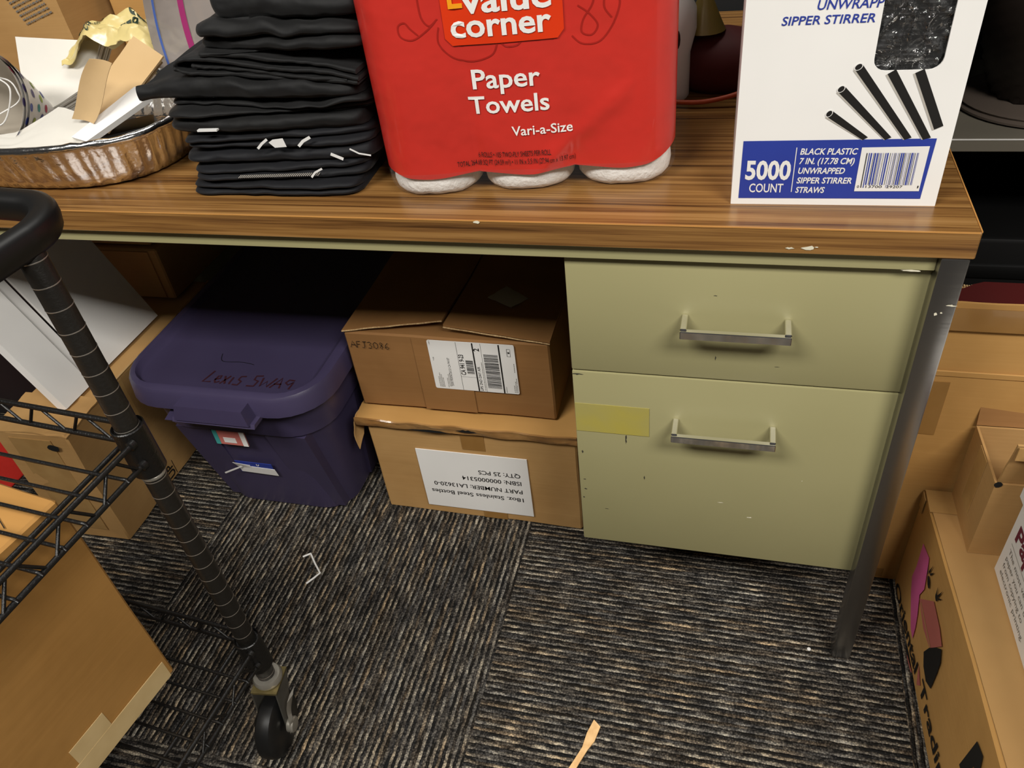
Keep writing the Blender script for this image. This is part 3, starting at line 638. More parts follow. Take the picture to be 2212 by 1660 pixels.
# straws seen through the window
mb = MB()
for k in range(26):
    for j in range(2):
        zz = 0.128 + k*0.0044; yy = 0.008 + j*0.0044 + 0.0008*N3(k*1.3, j, 0)
        mb.tube([(0.012 + 0.002*N3(k, j, 4), yy, zz), (0.185 + 0.002*N3(k, j, 8), yy, zz)], 0.0021, 0, 6)
o = mb.build('stirrer_straws', 'black', None, 40, (-0.2315, 0.05, H)); o.rotation_euler = (0, 0, R(0.8))
tag(o, 'black stirrer straws packed in the window of the white carton', 'straws', kind='stuff')
mb = MB()
def fz(u, v):
    x = wx0 - 0.004 + (wx1-wx0+0.008)*u; z = wz0 - 0.004 + (wz1-wz0+0.008)*v
    rg = abs(N3(x*70, z*55, 1.0)) + 0.6*abs(N3(x*140, z*60, 7.0))
    return Vector((x, 0.0058 - 0.0090*max(0, 0.40-rg), z))
sheet(fz, 44, 60, 0.0002, 0, mb); mb.build('plastic_bag_film', 'filmcrinkle', o, 60)

# ------------------------------------------------------------------ paper towels
PT = R(9); pt = thing('paper_towel_pack', 'red wrapped pack of paper towels standing on desk', 'paper towels', (-0.465, 0.066, H), PT)
RAD = 0.0548; RC = (-0.1005, 0.0090, 0.1185)
SQ = lambda a: min(1.13, (abs(math.cos(a))**2.5 + abs(math.sin(a))**2.5)**(-1/2.5))
for rc in RC:
    mb = MB()
    pr = [(0.0, 0.0), (RAD-0.014, 0.0), (RAD-0.006, 0.0025), (RAD-0.002, 0.008), (RAD-0.0008, 0.016), (RAD-0.004, 0.045), (RAD-0.006, 0.10), (RAD-0.006, 0.27), (RAD-0.010, 0.278), (0.02, 0.279)]
    rings = []
    for r_, z in pr:
        rings.append([Vector((rc + r_*math.cos(a)*SQ(a), 0.0555 + r_*math.sin(a)*SQ(a), z + (0.0016*N3(math.cos(a)*3+rc*30, math.sin(a)*3, z*30) if 0 < z < 0.05 else 0))) for a in [2*math.pi*j/40 for j in range(40)]])
    mb.loft(rings, 0, True, (True, True)); mb.build('towel_roll', 'towel', pt, 50)
for rc in RC:
    mb = MB(); mb.lathe([(0.02, 0.001), (RAD-0.008, 0.003), (RAD-0.001, 0.02), (RAD-0.0015, 0.27), (0.02, 0.279)], (rc, 0.166, 0), 0, 32); mb.build('towel_roll', 'towel', pt, 50)
def pack_front(x, z):
    "local y of the film's front skin"
    dmin = min(abs(x-rc) for rc in RC); bulge = 0.0105*(1-math.cos(min(1, dmin/0.0548)*math.pi/2)**0.5 if dmin < 0.0548 else 1)
    flat = 0.35 + 0.65*max(0, 1-(z-0.02)/0.10) if z > 0.02 else 1.0
    wr = (0.0013*N3(x*16, z*9, 3.0) + 0.0008*N3(x*30 + z*34, z*12 - x*10, 7.0))*(0.3 if z > 0.164 and abs(x) < 0.066 else 1.0 if z < 0.06 else 0.75)
    fold = 0.0035*math.exp(-((z - (0.050 + 0.85*(x-0.05)))/0.012)**2) if -0.02 < x < 0.13 else 0
    return -0.0015 + bulge*flat*0.8 - wr*1.1 - fold*0.7
XE0, XE1, YB = -0.1580, 0.1762, 0.2245
def film_ring(z, zo=None, grow=0.0):
    out = []; r = 0.042; nF = 60
    xs = [XE0 + r + (XE1-XE0-2*r)*k/nF for k in range(nF+1)]
    yl = pack_front(xs[0], z); yr = pack_front(xs[-1], z)
    for k in range(0, 8): a = R(180+90*k/8); out.append((XE0 + r + r*math.cos(a), yl + r + r*math.sin(a)))
    for x in xs: out.append((x, pack_front(x, z)))
    for k in range(1, 9): a = R(270+90*k/8); out.append((XE1 - r + r*math.cos(a), yr + r + r*math.sin(a)))
    for k in range(0, 9): a = R(0+90*k/8); out.append((XE1 - r + r*math.cos(a), YB - r + r*math.sin(a)))
    for k in range(0, 9): a = R(90+90*k/8); out.append((XE0 + r + r*math.cos(a), YB - r + r*math.sin(a)))
    cx = (XE0+XE1)/2; cy = YB/2
    return [Vector((x + (x-cx)*grow, y + (y-cy)*grow, z)) for x, y in out]
def wave(x): return 0.0035*math.cos((x-0.009)/0.109*2*math.pi) - 0.002*max(0, x/0.17) - (0.004 if False else 0)
def film_zr(z0, z1, n_, bottom_wave, m, grow):
    rings = []
    for k in range(n_+1):
        z = z0 + (z1-z0)*k/n_; ring = film_ring(z, None, grow)
        if bottom_wave:
            f = (1-k/n_)**3
            for p in ring: p.z += f*(wave(p.x)*-0.6 + (0.0125*max(0, (p.x-0.14)/0.035)**2 if p.x > 0.14 else 0) + (0.006*max(0, (-0.13-p.x)/0.03) if p.x < -0.13 else 0))
        rings.append(ring)
    mb = MB(); mb.loft(rings, 0, True, (False, False)); return mb
mb = film_zr(0.0262, 0.272, 40, True, 0, 0.0)
ring = film_ring(0.272); mb.loft([ring, [Vector(((p.x-0.009)*0.93+0.009, (p.y-YB/2)*0.9+YB/2, 0.281)) for p in ring]], 0, True, (False, True))
fw_ = mb.build('printed_film', 'red', pt, 60)
mb = MB(); rings = []
for z, g in ((0.0, -0.10), (0.0015, -0.05), (0.006, -0.02), (0.014, 0.0), (0.03, 0.002)):
    rings.append(film_ring(max(z, 0.02), None, g)); [setattr(p, 'z', z + 0.0003) for p in rings[-1]]
mb.loft(rings, 0, True, (False, False)); mb.build('clear_film', 'film', pt, 60)
def onf(p, eps=0.0006): return Vector((p.x, pack_front(p.x, p.z) - eps, p.z))
def q2(x, z): return (x, z-H)
mb = MB()
def tf(s, x, z, w_, h_, m=0, bold=0.0, eps=0.0014): mb.text(s, (x, 0, z-H), UX, UZ, w_, h_, m, bold, 0, lambda p: onf(p, eps))
tf('Paper', -0.0390, 0.8598, 0.0720, 0.0207, 0, 0.016); tf('Towels', -0.0460, 0.8332, 0.0865, 0.0192, 0, 0.016); tf('Vari-a-Size', -0.0025, 0.8070, 0.0660, 0.0108, 0, 0.012)
mb.build('white_lettering', 'white', fw_, None)
mb = MB(); tf('6 ROLLS • 105 TWO-PLY SHEETS PER ROLL', -0.0432, 0.7832, 0.0815, 0.0062, 0, 0.0); tf('TOTAL 264.68 SQ FT (24.59 m²) • 11 IN x 5.5 IN (27.94 cm x 13.97 cm)', -0.068, 0.7742, 0.1325, 0.0062, 0, 0.0)
mb.build('small_print', 'ink', fw_, None)
mb = MB()                                               # badge: rounded square
def gridpatch(mb, x0, x1, z0, z1, r, eps, m):
    "rounded patch lying on the film"
    N = 18; cols = []
    for i in range(N+1):
        x = x0 + (x1-x0)*i/N; dx = max(0, r-(x-x0), r-(x1-x)); ins = r - math.sqrt(max(0, r*r-dx*dx))
        cols.append([mb.bm.verts.new(onf(Vector((x, 0, z0+ins + (z1-z0-2*ins)*j/12)), eps)) for j in range(13)])
    for i in range(N):
        for j in range(12): mb.face([cols[i][j], cols[i+1][j], cols[i+1][j+1], cols[i][j+1]], m)
gridpatch(mb, -0.0605, 0.0605, 0.9048-H, 1.003-H, 0.008, 0.0016, 0)
bd = mb.build('brand_badge', 'badge', fw_, 60)
mb = MB(); tf('corner', -0.0535, 0.9128, 0.1020, 0.0235, 0, 0.022, 0.0026); tf('value', -0.0400, 0.9355, 0.0900, 0.0260, 0, 0.022, 0.0026); mb.build('badge_lettering', 'white', bd, None)
mb = MB()
for x0, x1, z0, z1 in ((-0.0530, -0.0485, 0.9405, 0.966), (-0.0530, -0.0385, 0.9405, 0.9450)): mb.poly([onf(Vector(p), 0.0028) for p in ((x0, 0, z0-H), (x1, 0, z0-H), (x1, 0, z1-H), (x0, 0, z1-H))])
mb.build('badge_mark', 'orange', bd, None)
mb = MB()                                               # scroll ornament printed on the film
for pts in ([(-0.083, 0.955), (-0.082, 0.935), (-0.075, 0.926), (-0.066, 0.932), (-0.078, 0.922), (-0.094, 0.914), (-0.106, 0.918), (-0.107, 0.928), (-0.100, 0.931), (-0.095, 0.925), (-0.088, 0.918)],
            [(-0.066, 0.924), (-0.068, 0.908), (-0.055, 0.893), (-0.035, 0.888), (-0.015, 0.893), (-0.008, 0.904)],
            [(-0.008, 0.910), (0.0, 0.901), (0.012, 0.901), (0.020, 0.906), (0.036, 0.906), (0.05, 0.904)],
            [(0.095, 0.960), (0.090, 0.935), (0.080, 0.920), (0.078, 0.908), (0.088, 0.905), (0.094, 0.914), (0.086, 0.925), (0.075, 0.933)],
            [(0.068, 0.905), (0.078, 0.897), (0.095, 0.898), (0.108, 0.912), (0.116, 0.932), (0.112, 0.943), (0.103, 0.942), (0.101, 0.930), (0.108, 0.920)]):
    pp = smoothpath([(x, z-H, 0) for x, z in pts], 6); wd = 0.0016
    L = []; Rg = []
    for i, p in enumerate(pp):
        d = pp[min(i+1, len(pp)-1)]-pp[max(i-1, 0)]; d.normalize(); qx, qy = -d.y*wd/2, d.x*wd/2
        L.append(mb.bm.verts.new(onf(Vector((p.x+qx, 0, p.y+qy)), 0.0005))); Rg.append(mb.bm.verts.new(onf(Vector((p.x-qx, 0, p.y-qy)), 0.0005)))
    for i in range(len(pp)-1): mb.face([L[i], Rg[i], Rg[i+1], L[i+1]])
mb.build('scroll_print', 'red_dk', fw_, None)

# ------------------------------------------------------------------ folded shirts
def shirt_mesh(hx, depth, h, layers, seed, amp=0.004, tilt=0.0, bow=0.0, nx=60, skew=0.0, taper=0.0, tip=0.0, wavy=0.0):
    "folded garment: front edge shows rounded layer folds; base at z=0, front at y=0"
    mb = MB(); rings = []
    nf = 10*layers
    for i in range(nx+1):
        u = -1 + 2*i/nx; e_ = max(0.0, 1-abs(u)**9)**0.5; e_ = max(e_, 0.05); x = hx*u; ring = []
        dep = depth
        if tip: dep = min(depth, 0.006 + (x+hx)*tip); e_ = min(e_, 0.25 + (x+hx)*9) if u < 0 else e_
        hh_ = h*((0.86 + 0.14*e_) if not tip else max(0.34, min(1, 0.36 + (x+hx)*6.0)) if u < 0.8 else (0.86+0.14*e_))*(1 + taper*u)
        fy = min(0.0125, dep*0.4)
        prof = []
        for k in range(nf+1):                           # front edge from bottom to top
            f = k/nf; ph = f*layers; q = ph-math.floor(ph)
            if f == 1: q = 1.0
            bul = math.sqrt(max(0, 1-(2*q-1)**2)); off = (0.008+wavy)*N3(math.floor(ph-1e-6)*3.1+seed, x*5, 0)
            prof.append((fy - fy*bul + off, f + (wavy*40*N3(x*9+seed, math.floor(ph)*2.0, 3)*(0.25/layers) if 0 < k < nf else 0)))
        for k in range(1, 9): prof.append((fy + (dep-fy)*k/8, 1.0))
        for k in range(0, 9): prof.append((dep - (dep-fy)*k/8, 0.0))
        for y, f in prof[:-1]:
            zz = hh_*f
            z = zz + ((0.30*max(0, y-0.02)*f*max(0, min(1, 0.1-u))) if tip else 0) + f*(amp*N3(x*7+seed, y*9, seed*1.3) + amp*0.9*N3(x*22, y*12+zz*40, seed) + amp*0.5*N3(x*45+y*30, y*25, seed)) + tilt*x*f + bow*(u*u)*f
            yy = y + (1-e_)*0.02*(0 if tip and u < 0 else 1) + 0.005*N3(x*9, zz*30, seed+5) + skew*x + 0.003*N3(x*40, zz*90, seed)
            ring.append(Vector((x + 0.004*N3(y*10, zz*60, seed+u*3), yy, max(z, 0.0002 if f <= 0 else z))))
        rings.append(ring)
    mb.loft(rings, 0, True, (True, True)); return mb
def side_fold(path, depth, th, seed):
    "one garment panel folded sideways: an x-z loop carried back along y, with a rounded front edge"
    pp = smoothpath([(x, 0, z) for x, z in path], 10); n_ = len(pp)-1; mb = MB(); rings = []
    for i, p in enumerate(pp):
        d = (pp[min(i+1, n_)]-pp[max(i-1, 0)]).normalized(); q = Vector((-d.z, 0, d.x)); ring = []
        y0 = 0.005*N3(p.x*14, p.z*40, seed) + 0.003*N3(p.x*40, i*0.3, seed+2)
        t = th*(0.85 + 0.35*N3(p.x*18, p.z*30, seed+4))
        for k in range(7): a = R(90 + 180*k/6); ring.append(p + Vector((0, y0 + t*0.5 + t*0.7*math.cos(a), 0)) + q*(t*0.5*math.sin(a)))
        for k in range(1, 7): ring.append(p + Vector((0, y0 + depth*k/6, 0)) - q*(t*0.5) + UZ*(0.003*N3(p.x*10, k*0.7, seed)))
        for k in range(6, 0, -1): ring.append(p + Vector((0, y0 + depth*k/6, 0)) + q*(t*0.5) + UZ*(0.003*N3(p.x*10, k*0.7, seed)))
        rings.append(ring)
    mb.loft(rings, 0, True, (True, True)); return mb
SH = [  # x0, x1, z0, z1, y, depth, layers, seed, tilt, rot, mat, label
 (-0.888, -0.662, 0.0000, 0.0190, 0.046, 0.20, 2, 1.0, 0.02, 2, 'tee_navy', 'bottom navy-black folded shirt of the black stack, lying on the desk'),
 (-0.880, -0.652, 0.0195, 0.0385, 0.050, 0.20, 2, 2.0, 0.02, 5, 'tee_navy', 'navy-black folded shirt with a pale stitched seam, second from bottom of the stack'),
 (-0.885, -0.638, 0.0390, 0.0560, 0.056, 0.20, 1, 3.0, 0.02, 6, 'tee_navy', 'folded shirt with small white stroke marks, third from bottom of the black stack'),
 (-0.880, -0.640, 0.0565, 0.0760, 0.058, 0.20, 2, 4.0, 0.02, 5, 'tee_navy', 'folded shirt with large white partial letters on its fold, fourth from bottom'),
 (-0.893, -0.645, 0.0765, 0.0960, 0.054, 0.19, 1, 5.0, 0.01, 2, 'tee', 'black folded shirt with a thin white tag at its left, mid stack'),
 (-0.892, -0.632, 0.0965, 0.1140, 0.060, 0.19, 2, 6.0, 0.0, 3, 'tee', 'black folded shirt just below the wide shirt with the pointed corner'),
 (-0.922, -0.640, 0.1145, 0.1400, 0.056, 0.21, 1, 7.0, -0.085, -1, 'tee', 'wide black shirt whose pointed left corner reaches over the foil pan'),
 (-0.865, -0.632, 0.1380, 0.1640, 0.064, 0.19, 0, 8.0, 0, 0, 'tee', 'black shirt folded sideways in a thick loop, above the wide pointed shirt'),
 (-0.825, -0.622, 0.1650, 0.1950, 0.062, 0.18, 2, 9.0, -0.04, 2, 'tee', 'bunched black shirt third from the top of the stack'),
 (-0.800, -0.618, 0.1960, 0.2240, 0.068, 0.18, 1, 10.0, -0.02, 4, 'tee', 'smooth black shirt second from the top of the stack'),
 (-0.785, -0.618, 0.2245, 0.2600, 0.078, 0.18, 2, 11.0, 0.03, 3, 'tee', 'topmost black shirt of the stack, cut by the upper photo edge'),
]
for (x0, x1, z0, z1, y, dp, ly_, sd, ti, ro, mm, lab) in SH:
    hx = (x1-x0)/2; amp = 0.0025 if sd < 6 else 0.006
    root = thing('folded_shirt', lab, 'shirt', ((x0+x1)/2, y, H+z0+0.0004), R(ro), 'folded black shirts stacked on the desk')
    if sd == 8.0:
        pth = [(0.112, -0.0080), (0.075, -0.005), (0.02, -0.001), (-0.05, 0.0045), (-0.095, 0.0075), (-0.113, 0.0135), (-0.100, 0.0215), (-0.06, 0.0205), (-0.01, 0.0125), (0.03, 0.0085), (0.075, 0.0045), (0.114, -0.004)]
        mb = side_fold(pth, dp, 0.0062, sd); mb.build('shirt', mm, root, 70)
        mb = side_fold([(0.10, -0.0055), (0.06, -0.0015), (0.01, 0.004), (-0.045, 0.0105), (-0.078, 0.0125), (-0.090, 0.0148)], dp-0.02, 0.0056, sd+3); mb.build('inner_fold', mm, root, 70)
        mb = side_fold([(0.113, 0.004), (0.07, 0.013), (0.02, 0.0185), (-0.03, 0.0245), (-0.075, 0.0270)], dp-0.03, 0.0070, sd+6); mb.build('upper_fold', mm, root, 70)
        continue
    kw = {}
    if sd == 7.0: kw = dict(tip=2.0)
    if sd in (9.0, 10.0, 11.0): kw = dict(wavy=0.010)
    if sd in (5.0, 6.0): kw = dict(wavy=0.006)
    mb = shirt_mesh(hx, dp, z1-z0-0.001, ly_, sd, amp, ti, **kw); mb.build('shirt', mm, root, 70)
    if sd == 2.0:
        mb = MB()
        for k in range(40):
            xx = -0.045 + 0.105*k/40; mb.box((xx, -0.0060, 0.0076), (xx+0.0010, 0.002, 0.00785))
        mb.build('stitching', 'print_grey', root, None)
        mb = MB(); mb.stroke([(0.050, 0.006), (0.056, 0.012), (0.066, 0.0165)], (0, -0.0068, 0), UX, UZ, 0.0024); islands(mb, 'white_print', 'white_print', root, None)
    if sd == 3.0:
        mb = MB(); mb.stroke([(0.074, 0.0125), (0.088, 0.0055)], (0, -0.0085, 0), UX, UZ, 0.0038); mb.stroke([(0.098, 0.017), (0.108, 0.011), (0.122, 0.008)], (0, -0.0070, 0), UX, UZ, 0.002); islands(mb, 'white_print', 'white_print', root, None)
    if sd == 4.0:
        mb = MB()
        mb.stroke([(-0.016, 0.005), (-0.009, 0.011), (-0.001, 0.016)], (0, -0.0100, 0), UX, UZ, 0.003); mb.poly([(0.000, -0.0100, 0.012), (0.006, -0.0100, 0.0055), (0.021, -0.0100, 0.006), (0.019, -0.0100, 0.0165), (0.006, -0.0100, 0.0155)])
        mb.stroke([(0.036, 0.006), (0.043, 0.012), (0.053, 0.0165)], (0, -0.0100, 0), UX, UZ, 0.0035); islands(mb, 'white_print', 'white_print', root, None)
    if sd == 5.0:
        mb = MB(); mb.box((-0.078, -0.0075, 0.0070), (-0.052, -0.002, 0.0090)); mb.build('white_tag', 'white_print', root, None)

# ------------------------------------------------------------------ foil pan and what lies in it
PCX, PCY = -1.135, 0.178
fp = thing('foil_pan', 'large crimped aluminium foil roasting pan full of paper goods, left end of desk', 'foil pan', (PCX, PCY, H))
def sup(a, hx, hy, p=2.8):
    c_, s_ = math.cos(a), math.sin(a); r_ = (abs(c_)**p + abs(s_)**p)**(-1/p); return r_*c_*hx, r_*s_*hy
NA = 220; rings = []
for f, hx, hy, z in ((0, .0, .0, 0.003), (0, .10, .08, 0.003), (0, .158, .118, 0.002), (.5, .166, .126, 0.004), (1, .171, .131, 0.016), (1, .176, .137, 0.035), (1, .181, .143, 0.055), (.4, .184, .147, 0.063), (0, .188, .151, 0.066)):
    ring = []
    for j in range(NA):
        a = 2*math.pi*j/NA; x, y = sup(a, max(hx, 1e-4), max(hy, 1e-4)); fl_ = 1 + f*(0.008*math.sin(j*2*math.pi/NA*55) + 0.012*N3(j*0.35, z*12, 0) + 0.004*N3(j*0.9, z*50, 7))
        ring.append(Vector((x*fl_, y*fl_, z + 0.004*(a > 0)*N3(math.cos(a)*2, math.sin(a)*2, 3)*(z/0.066))))
    rings.append(ring)
mb = MB(); mb.loft(rings, 0, True, (True, False)); mb.build('pan_wall', 'foil', fp, 60)
pth = []
for j in range(111):
    a = 2*math.pi*j/110; x, y = sup(a, .191, .154); pth.append(Vector((x, y, 0.0665 + 0.004*N3(math.cos(a)*2, math.sin(a)*2, 3) + 0.0012*N3(j*0.8, 0, 0))))
mb = MB(); mb.tube(pth, [0.0052*(1+0.3*N3(j*1.1, 2, 0)) for j in range(111)], 0, 8, False); mb.build('rolled_rim', 'foil', fp, 60)
# party hats: nested cones, open ends to the camera
HC = Vector((-1.194, 0.100, 0.840)); HD = Vector((0.02, 0.86, -0.42)).normalized()
hu = HD.cross(UZ).normalized(); hv = hu.cross(HD).normalized()
DOT = ['dotpurple', 'teal', 'lime', 'dotred', 'blue']
for k in range(3):
    labs = ['front polka-dot party hat, open end outward, nested over the others in foil pan', 'middle polka-dot party hat of the nested three in the foil pan', 'innermost polka-dot party hat of the nested three in the foil pan']
    r = thing('party_hat', labs[k], 'party hat', tuple(HC + HD*(0.004 + (2-k)*-0.0055) - Vector((0, 0, 0))), 0, 'nested party hats in the foil pan')
    R0 = 0.062; Lc = 0.105
    mb = MB(); rr_ = []
    for t, sgn in ((0.0, 0), (0.33, 0), (0.66, 0), (1.0, 0)):
        rr_.append([HD*(Lc*t) + (hu*math.cos(a) + hv*math.sin(a))*(R0*(1-t)+0.0015) for a in [2*math.pi*j/40 for j in range(40)]])
    rin = [[HD*(Lc*t + 0.001) + (hu*math.cos(a) + hv*math.sin(a))*(R0*(1-t)+0.0008) for a in [2*math.pi*j/40 for j in range(40)]] for t in (0.98, 0.5, 0.0)]
    mb.loft(rr_, 0, True, (False, True)); mb.loft(rin + [rr_[0]], 1, True, (True, False)); mb.build('cone', ['white', 'paper_in'], r, 40)
    mb = MB(); rnd = random.Random(20+k)
    for row in range(5):
        t = 0.05 + row*0.13
        for j in range(9):
            a = 2*math.pi*(j + 0.5*(row % 2))/9 + 0.3*k; rad = R0*(1-t)+0.0022; c0 = HD*(Lc*t) + (hu*math.cos(a) + hv*math.sin(a))*rad
            tn = (-hu*math.sin(a) + hv*math.cos(a)); gn = (HD*Lc - (hu*math.cos(a)+hv*math.sin(a))*R0).normalized()
            mb.poly([c0 + tn*0.0055*math.cos(b_) + gn*0.0055*math.sin(b_) for b_ in [i*math.pi/6 for i in range(12)]], (j*3+row) % 5)
    mb.build('polka_dots', DOT, r, None)
    if k != 1:
        mb = MB(); s_ = 1 if k == 0 else -1
        P = lambda a, rad, dd: HD*dd + (hu*math.cos(R(a)) + hv*math.sin(R(a)))*rad
        mb.tube(smoothpath([P(200+40*k, .061, .002), P(235, .035, .006), P(300+30*k, .030, .012), P(20, .040, .008), P(60, .035, .010), P(100+20*k, .045, .006), P(150+30*k, .061, .002)], 8), 0.0011, 0, 6); mb.build('elastic_string', 'white', r, 60)
# white napkins
def stackthing(name, lab, cat, n_, corners, th, mname, group, edge=0.002, seed=0, labs=None, fan=Vector((0, 0, 0))):
    q = [Vector(p) for p in corners]; nn = (q[1]-q[0]).cross(q[3]-q[0]).normalized()
    if nn.y > 0: nn = -nn
    for k in range(n_):
        cen = (q[0]+q[1]+q[2]+q[3])/4; r = thing(name, labs[k], cat, tuple(cen - nn*(k*th) + fan*k), 0, group)
        jit = Vector((N3(k*2.3, seed, 0), N3(k*1.7, seed, 4), N3(k*1.1, seed, 8)))*edge
        mb = MB(); sheet(lambda u, v: (q[0]*(1-u)*(1-v) + q[1]*u*(1-v) + q[2]*u*v + q[3]*(1-u)*v) - cen + jit + nn*(0.0012*N3(u*4, v*4, seed+k)), 10, 10, th*0.55, 0, mb); mb.build('folded_sheet', mname, r, 60)
    return q, nn
labsw = ['front white paper napkin of the pile standing in the foil pan'] + ['white paper napkin %s in the pile, in the foil pan' % s for s in ('second from front', 'third from front', 'fourth from front', 'fifth from front')] + ['rearmost white paper napkin of the pile in the foil pan']
stackthing('paper_napkin', '', 'napkin', 6, [(-1.248, 0.244, 0.881), (-1.124, 0.264, 0.864), (-1.126, 0.208, 0.821), (-1.224, 0.172, 0.781)], 0.0052, 'napkin', 'white napkins in the foil pan', 0.003, 1, labsw)
labsb = ['front brown paper napkin with printed lettering, in the foil pan'] + ['brown paper napkin %s in the leaning pile, in the foil pan' % s for s in ('second from front', 'third from front', 'fourth from front', 'fifth from front', 'sixth from front')] + ['rearmost brown paper napkin of the leaning pile in the foil pan']
qb, nb = stackthing('paper_napkin', '', 'napkin', 7, [(-1.008, 0.195, 0.888), (-0.962, 0.180, 0.866), (-1.012, 0.100, 0.808), (-1.062, 0.110, 0.820)], 0.0050, 'napkin_br', 'brown napkins in the foil pan', 0.006, 5, labsb, Vector((-0.0075, 0.001, -0.0012)))
first = [o for o in bpy.data.objects if o.get('label') == labsb[0]][0]
mb = MB(); cen = first.location; du = (qb[3]-qb[0]).normalized(); dv = -(nb.cross(du)).normalized()
if dv.dot(qb[1]-qb[0]) < 0: dv = -dv
for s, a, c_, w_, h_ in (('TTLE.COM', 0.060, 0.040, 0.040, 0.006), ('DINING', 0.055, 0.030, 0.028, 0.005), ('100%', 0.095, 0.018, 0.018, 0.0045)):
    base = qb[0] + du*a + dv*c_ - Vector(cen) + nb*0.0016
    mb.text(s, base, -du, dv, w_, h_, 0)
mb.build('printed_text', 'brown_ink', first, None)
# fluttering top brown napkin, white sleeve, tissue, bag
mb = MB(); sheet(lambda u, v: Vector((-0.008 + 0.030*u - 0.055*v, 0.012*v*-1 + 0.004*math.sin(u*3), 0.02 - 0.066*v - 0.010*u + 0.004*math.sin(v*5+u))), 8, 12, 0.0006, 0, mb); o = mb.build('paper_napkin', 'napkin_br', None, 60, (-0.996, 0.098, 0.872)); tag(o, 'loose brown napkin curling off the front of the brown pile', 'napkin', 'brown napkins in the foil pan')
mb = MB(); q = [Vector(p) for p in ((-1.060, 0.075, 0.800), (-0.985, 0.135, 0.842), (-0.965, 0.130, 0.830), (-1.035, 0.070, 0.796))]; cen = sum(q, Vector())/4; nn = (q[1]-q[0]).cross(q[3]-q[0]).normalized(); nn = nn if nn.z > 0 else -nn
mb.loft([[p-cen+nn*k for p in q] for k in (0.004, -0.004)]); o = mb.build('white_sleeve', 'white', None, None, tuple(cen)); tag(o, 'long flat white paper sleeve between the brown napkins and the pan rim', 'paper sleeve')
mb = MB()
def tis(u, v):
    x = -0.20 + 0.240*u; pk = max(0, 1-abs(u-0.74)*4.5); y = -0.066 + (0.026 + 0.022*pk)*v + 0.014*u; z = -0.006 + 0.010*v*(0.5+u) + 0.007*N3(u*4, v*3, 2) + 0.020*pk*v
    return Vector((x, y + 0.03*max(0, u-.5), z - 0.006*(1-v)))
sheet(tis, 26, 12, 0.0006, 0, mb); o = mb.build('tissue_paper', 'tissue', None, 40, (-1.070, 0.110, 0.804)); tag(o, 'crumpled white tissue paper along the front rim inside the foil pan', 'tissue paper')
mb = MB(); mb.box((-0.05, -0.02, 0), (0.06, 0.03, 0.012), 0, 0.004, 2); o = mb.build('black_tray', 'black', None, 40, (-1.055, 0.135, 0.775)); o.rotation_euler = (0, 0, R(35)); tag(o, 'dark plastic tray piece under the white sleeve in the foil pan', 'tray')
mb = MB()
def bag(u, v):
    x = -0.095 + 0.19*u; y = -0.045 + 0.09*v; z = 0.052*math.sin(math.pi*min(1, u*1.1+.05))**0.6*math.sin(math.pi*(v*.75+.2)) + 0.016*N3(u*5, v*5, 9) + 0.008*abs(N3(u*11, v*9, 2)) + 0.02*u
    return Vector((x, y, z))
sheet(bag, 40, 26, 0.001, 0, mb); cb = mb.build('compostable_bag', 'bag_y', None, 30, (-1.070, 0.262, 0.838)); tag(cb, 'crumpled pale yellow compostable bag with dark green printing, at back of foil pan', 'bag')
mb = MB()
def onbag(p): 
    u = (p.x+0.095)/0.19; v = (p.y+0.045)/0.09; q_ = bag(u, v); return q_ + Vector((0, -0.0008, 0.0014))
for s, x, y, w_, h_, a in (('Comp', 0.060, 0.010, 0.044, 0.013, 190), ('BLE', 0.030, -0.006, 0.026, 0.012, 205), ('ag', 0.078, -0.020, 0.022, 0.014, 195), ('Bag', -0.060, -0.002, 0.022, 0.014, 60), ('ag', -0.052, -0.036, 0.016, 0.011, 50), ('COMPOSTABLE', -0.032, -0.040, 0.040, 0.006, 70)):
    ca, sa = math.cos(R(a)), math.sin(R(a)); mb.text(s, (x, y, 0), (ca, sa, 0), (-sa, ca, 0), w_, h_, 0, 0.02, 0, onbag)
mb.build('printed_text', 'green_ink', cb, None)
# zip bag
zb = thing('zip_bag', 'clear zip-top plastic bag with magenta seal standing at right of foil pan', 'plastic bag', (-0.985, 0.20, 0.80))
def zf(u, v):
    return Vector((-0.002 + 0.095*u + 0.02*v*(1-u) - 0.012*math.sin(v*3), 0.012*math.sin(u*3.1) + 0.035*u, -0.012 + 0.175*v))
mb = MB(); sheet(zf, 12, 18, 0.0004, 0, mb); sheet(lambda u, v: zf(u, v) + Vector((0, 0.012*math.sin(u*3.1), 0)), 12, 18, 0.0004, 0, mb); mb.build('bag_film', 'zipfilm', zb, 60)
for ua, ub, mm, nm in ((0.42, 0.50, 'magenta', 'zip_seal'), (0.10, 0.125, 'zipblue', 'blue_seal')):
    mb = MB(); sheet(lambda u, v: zf(ua + (ub-ua)*u, v) - Vector((0, 0.0012, 0)), 2, 18, 0.0012, 0, mb); mb.build(nm, mm, zb, 60)

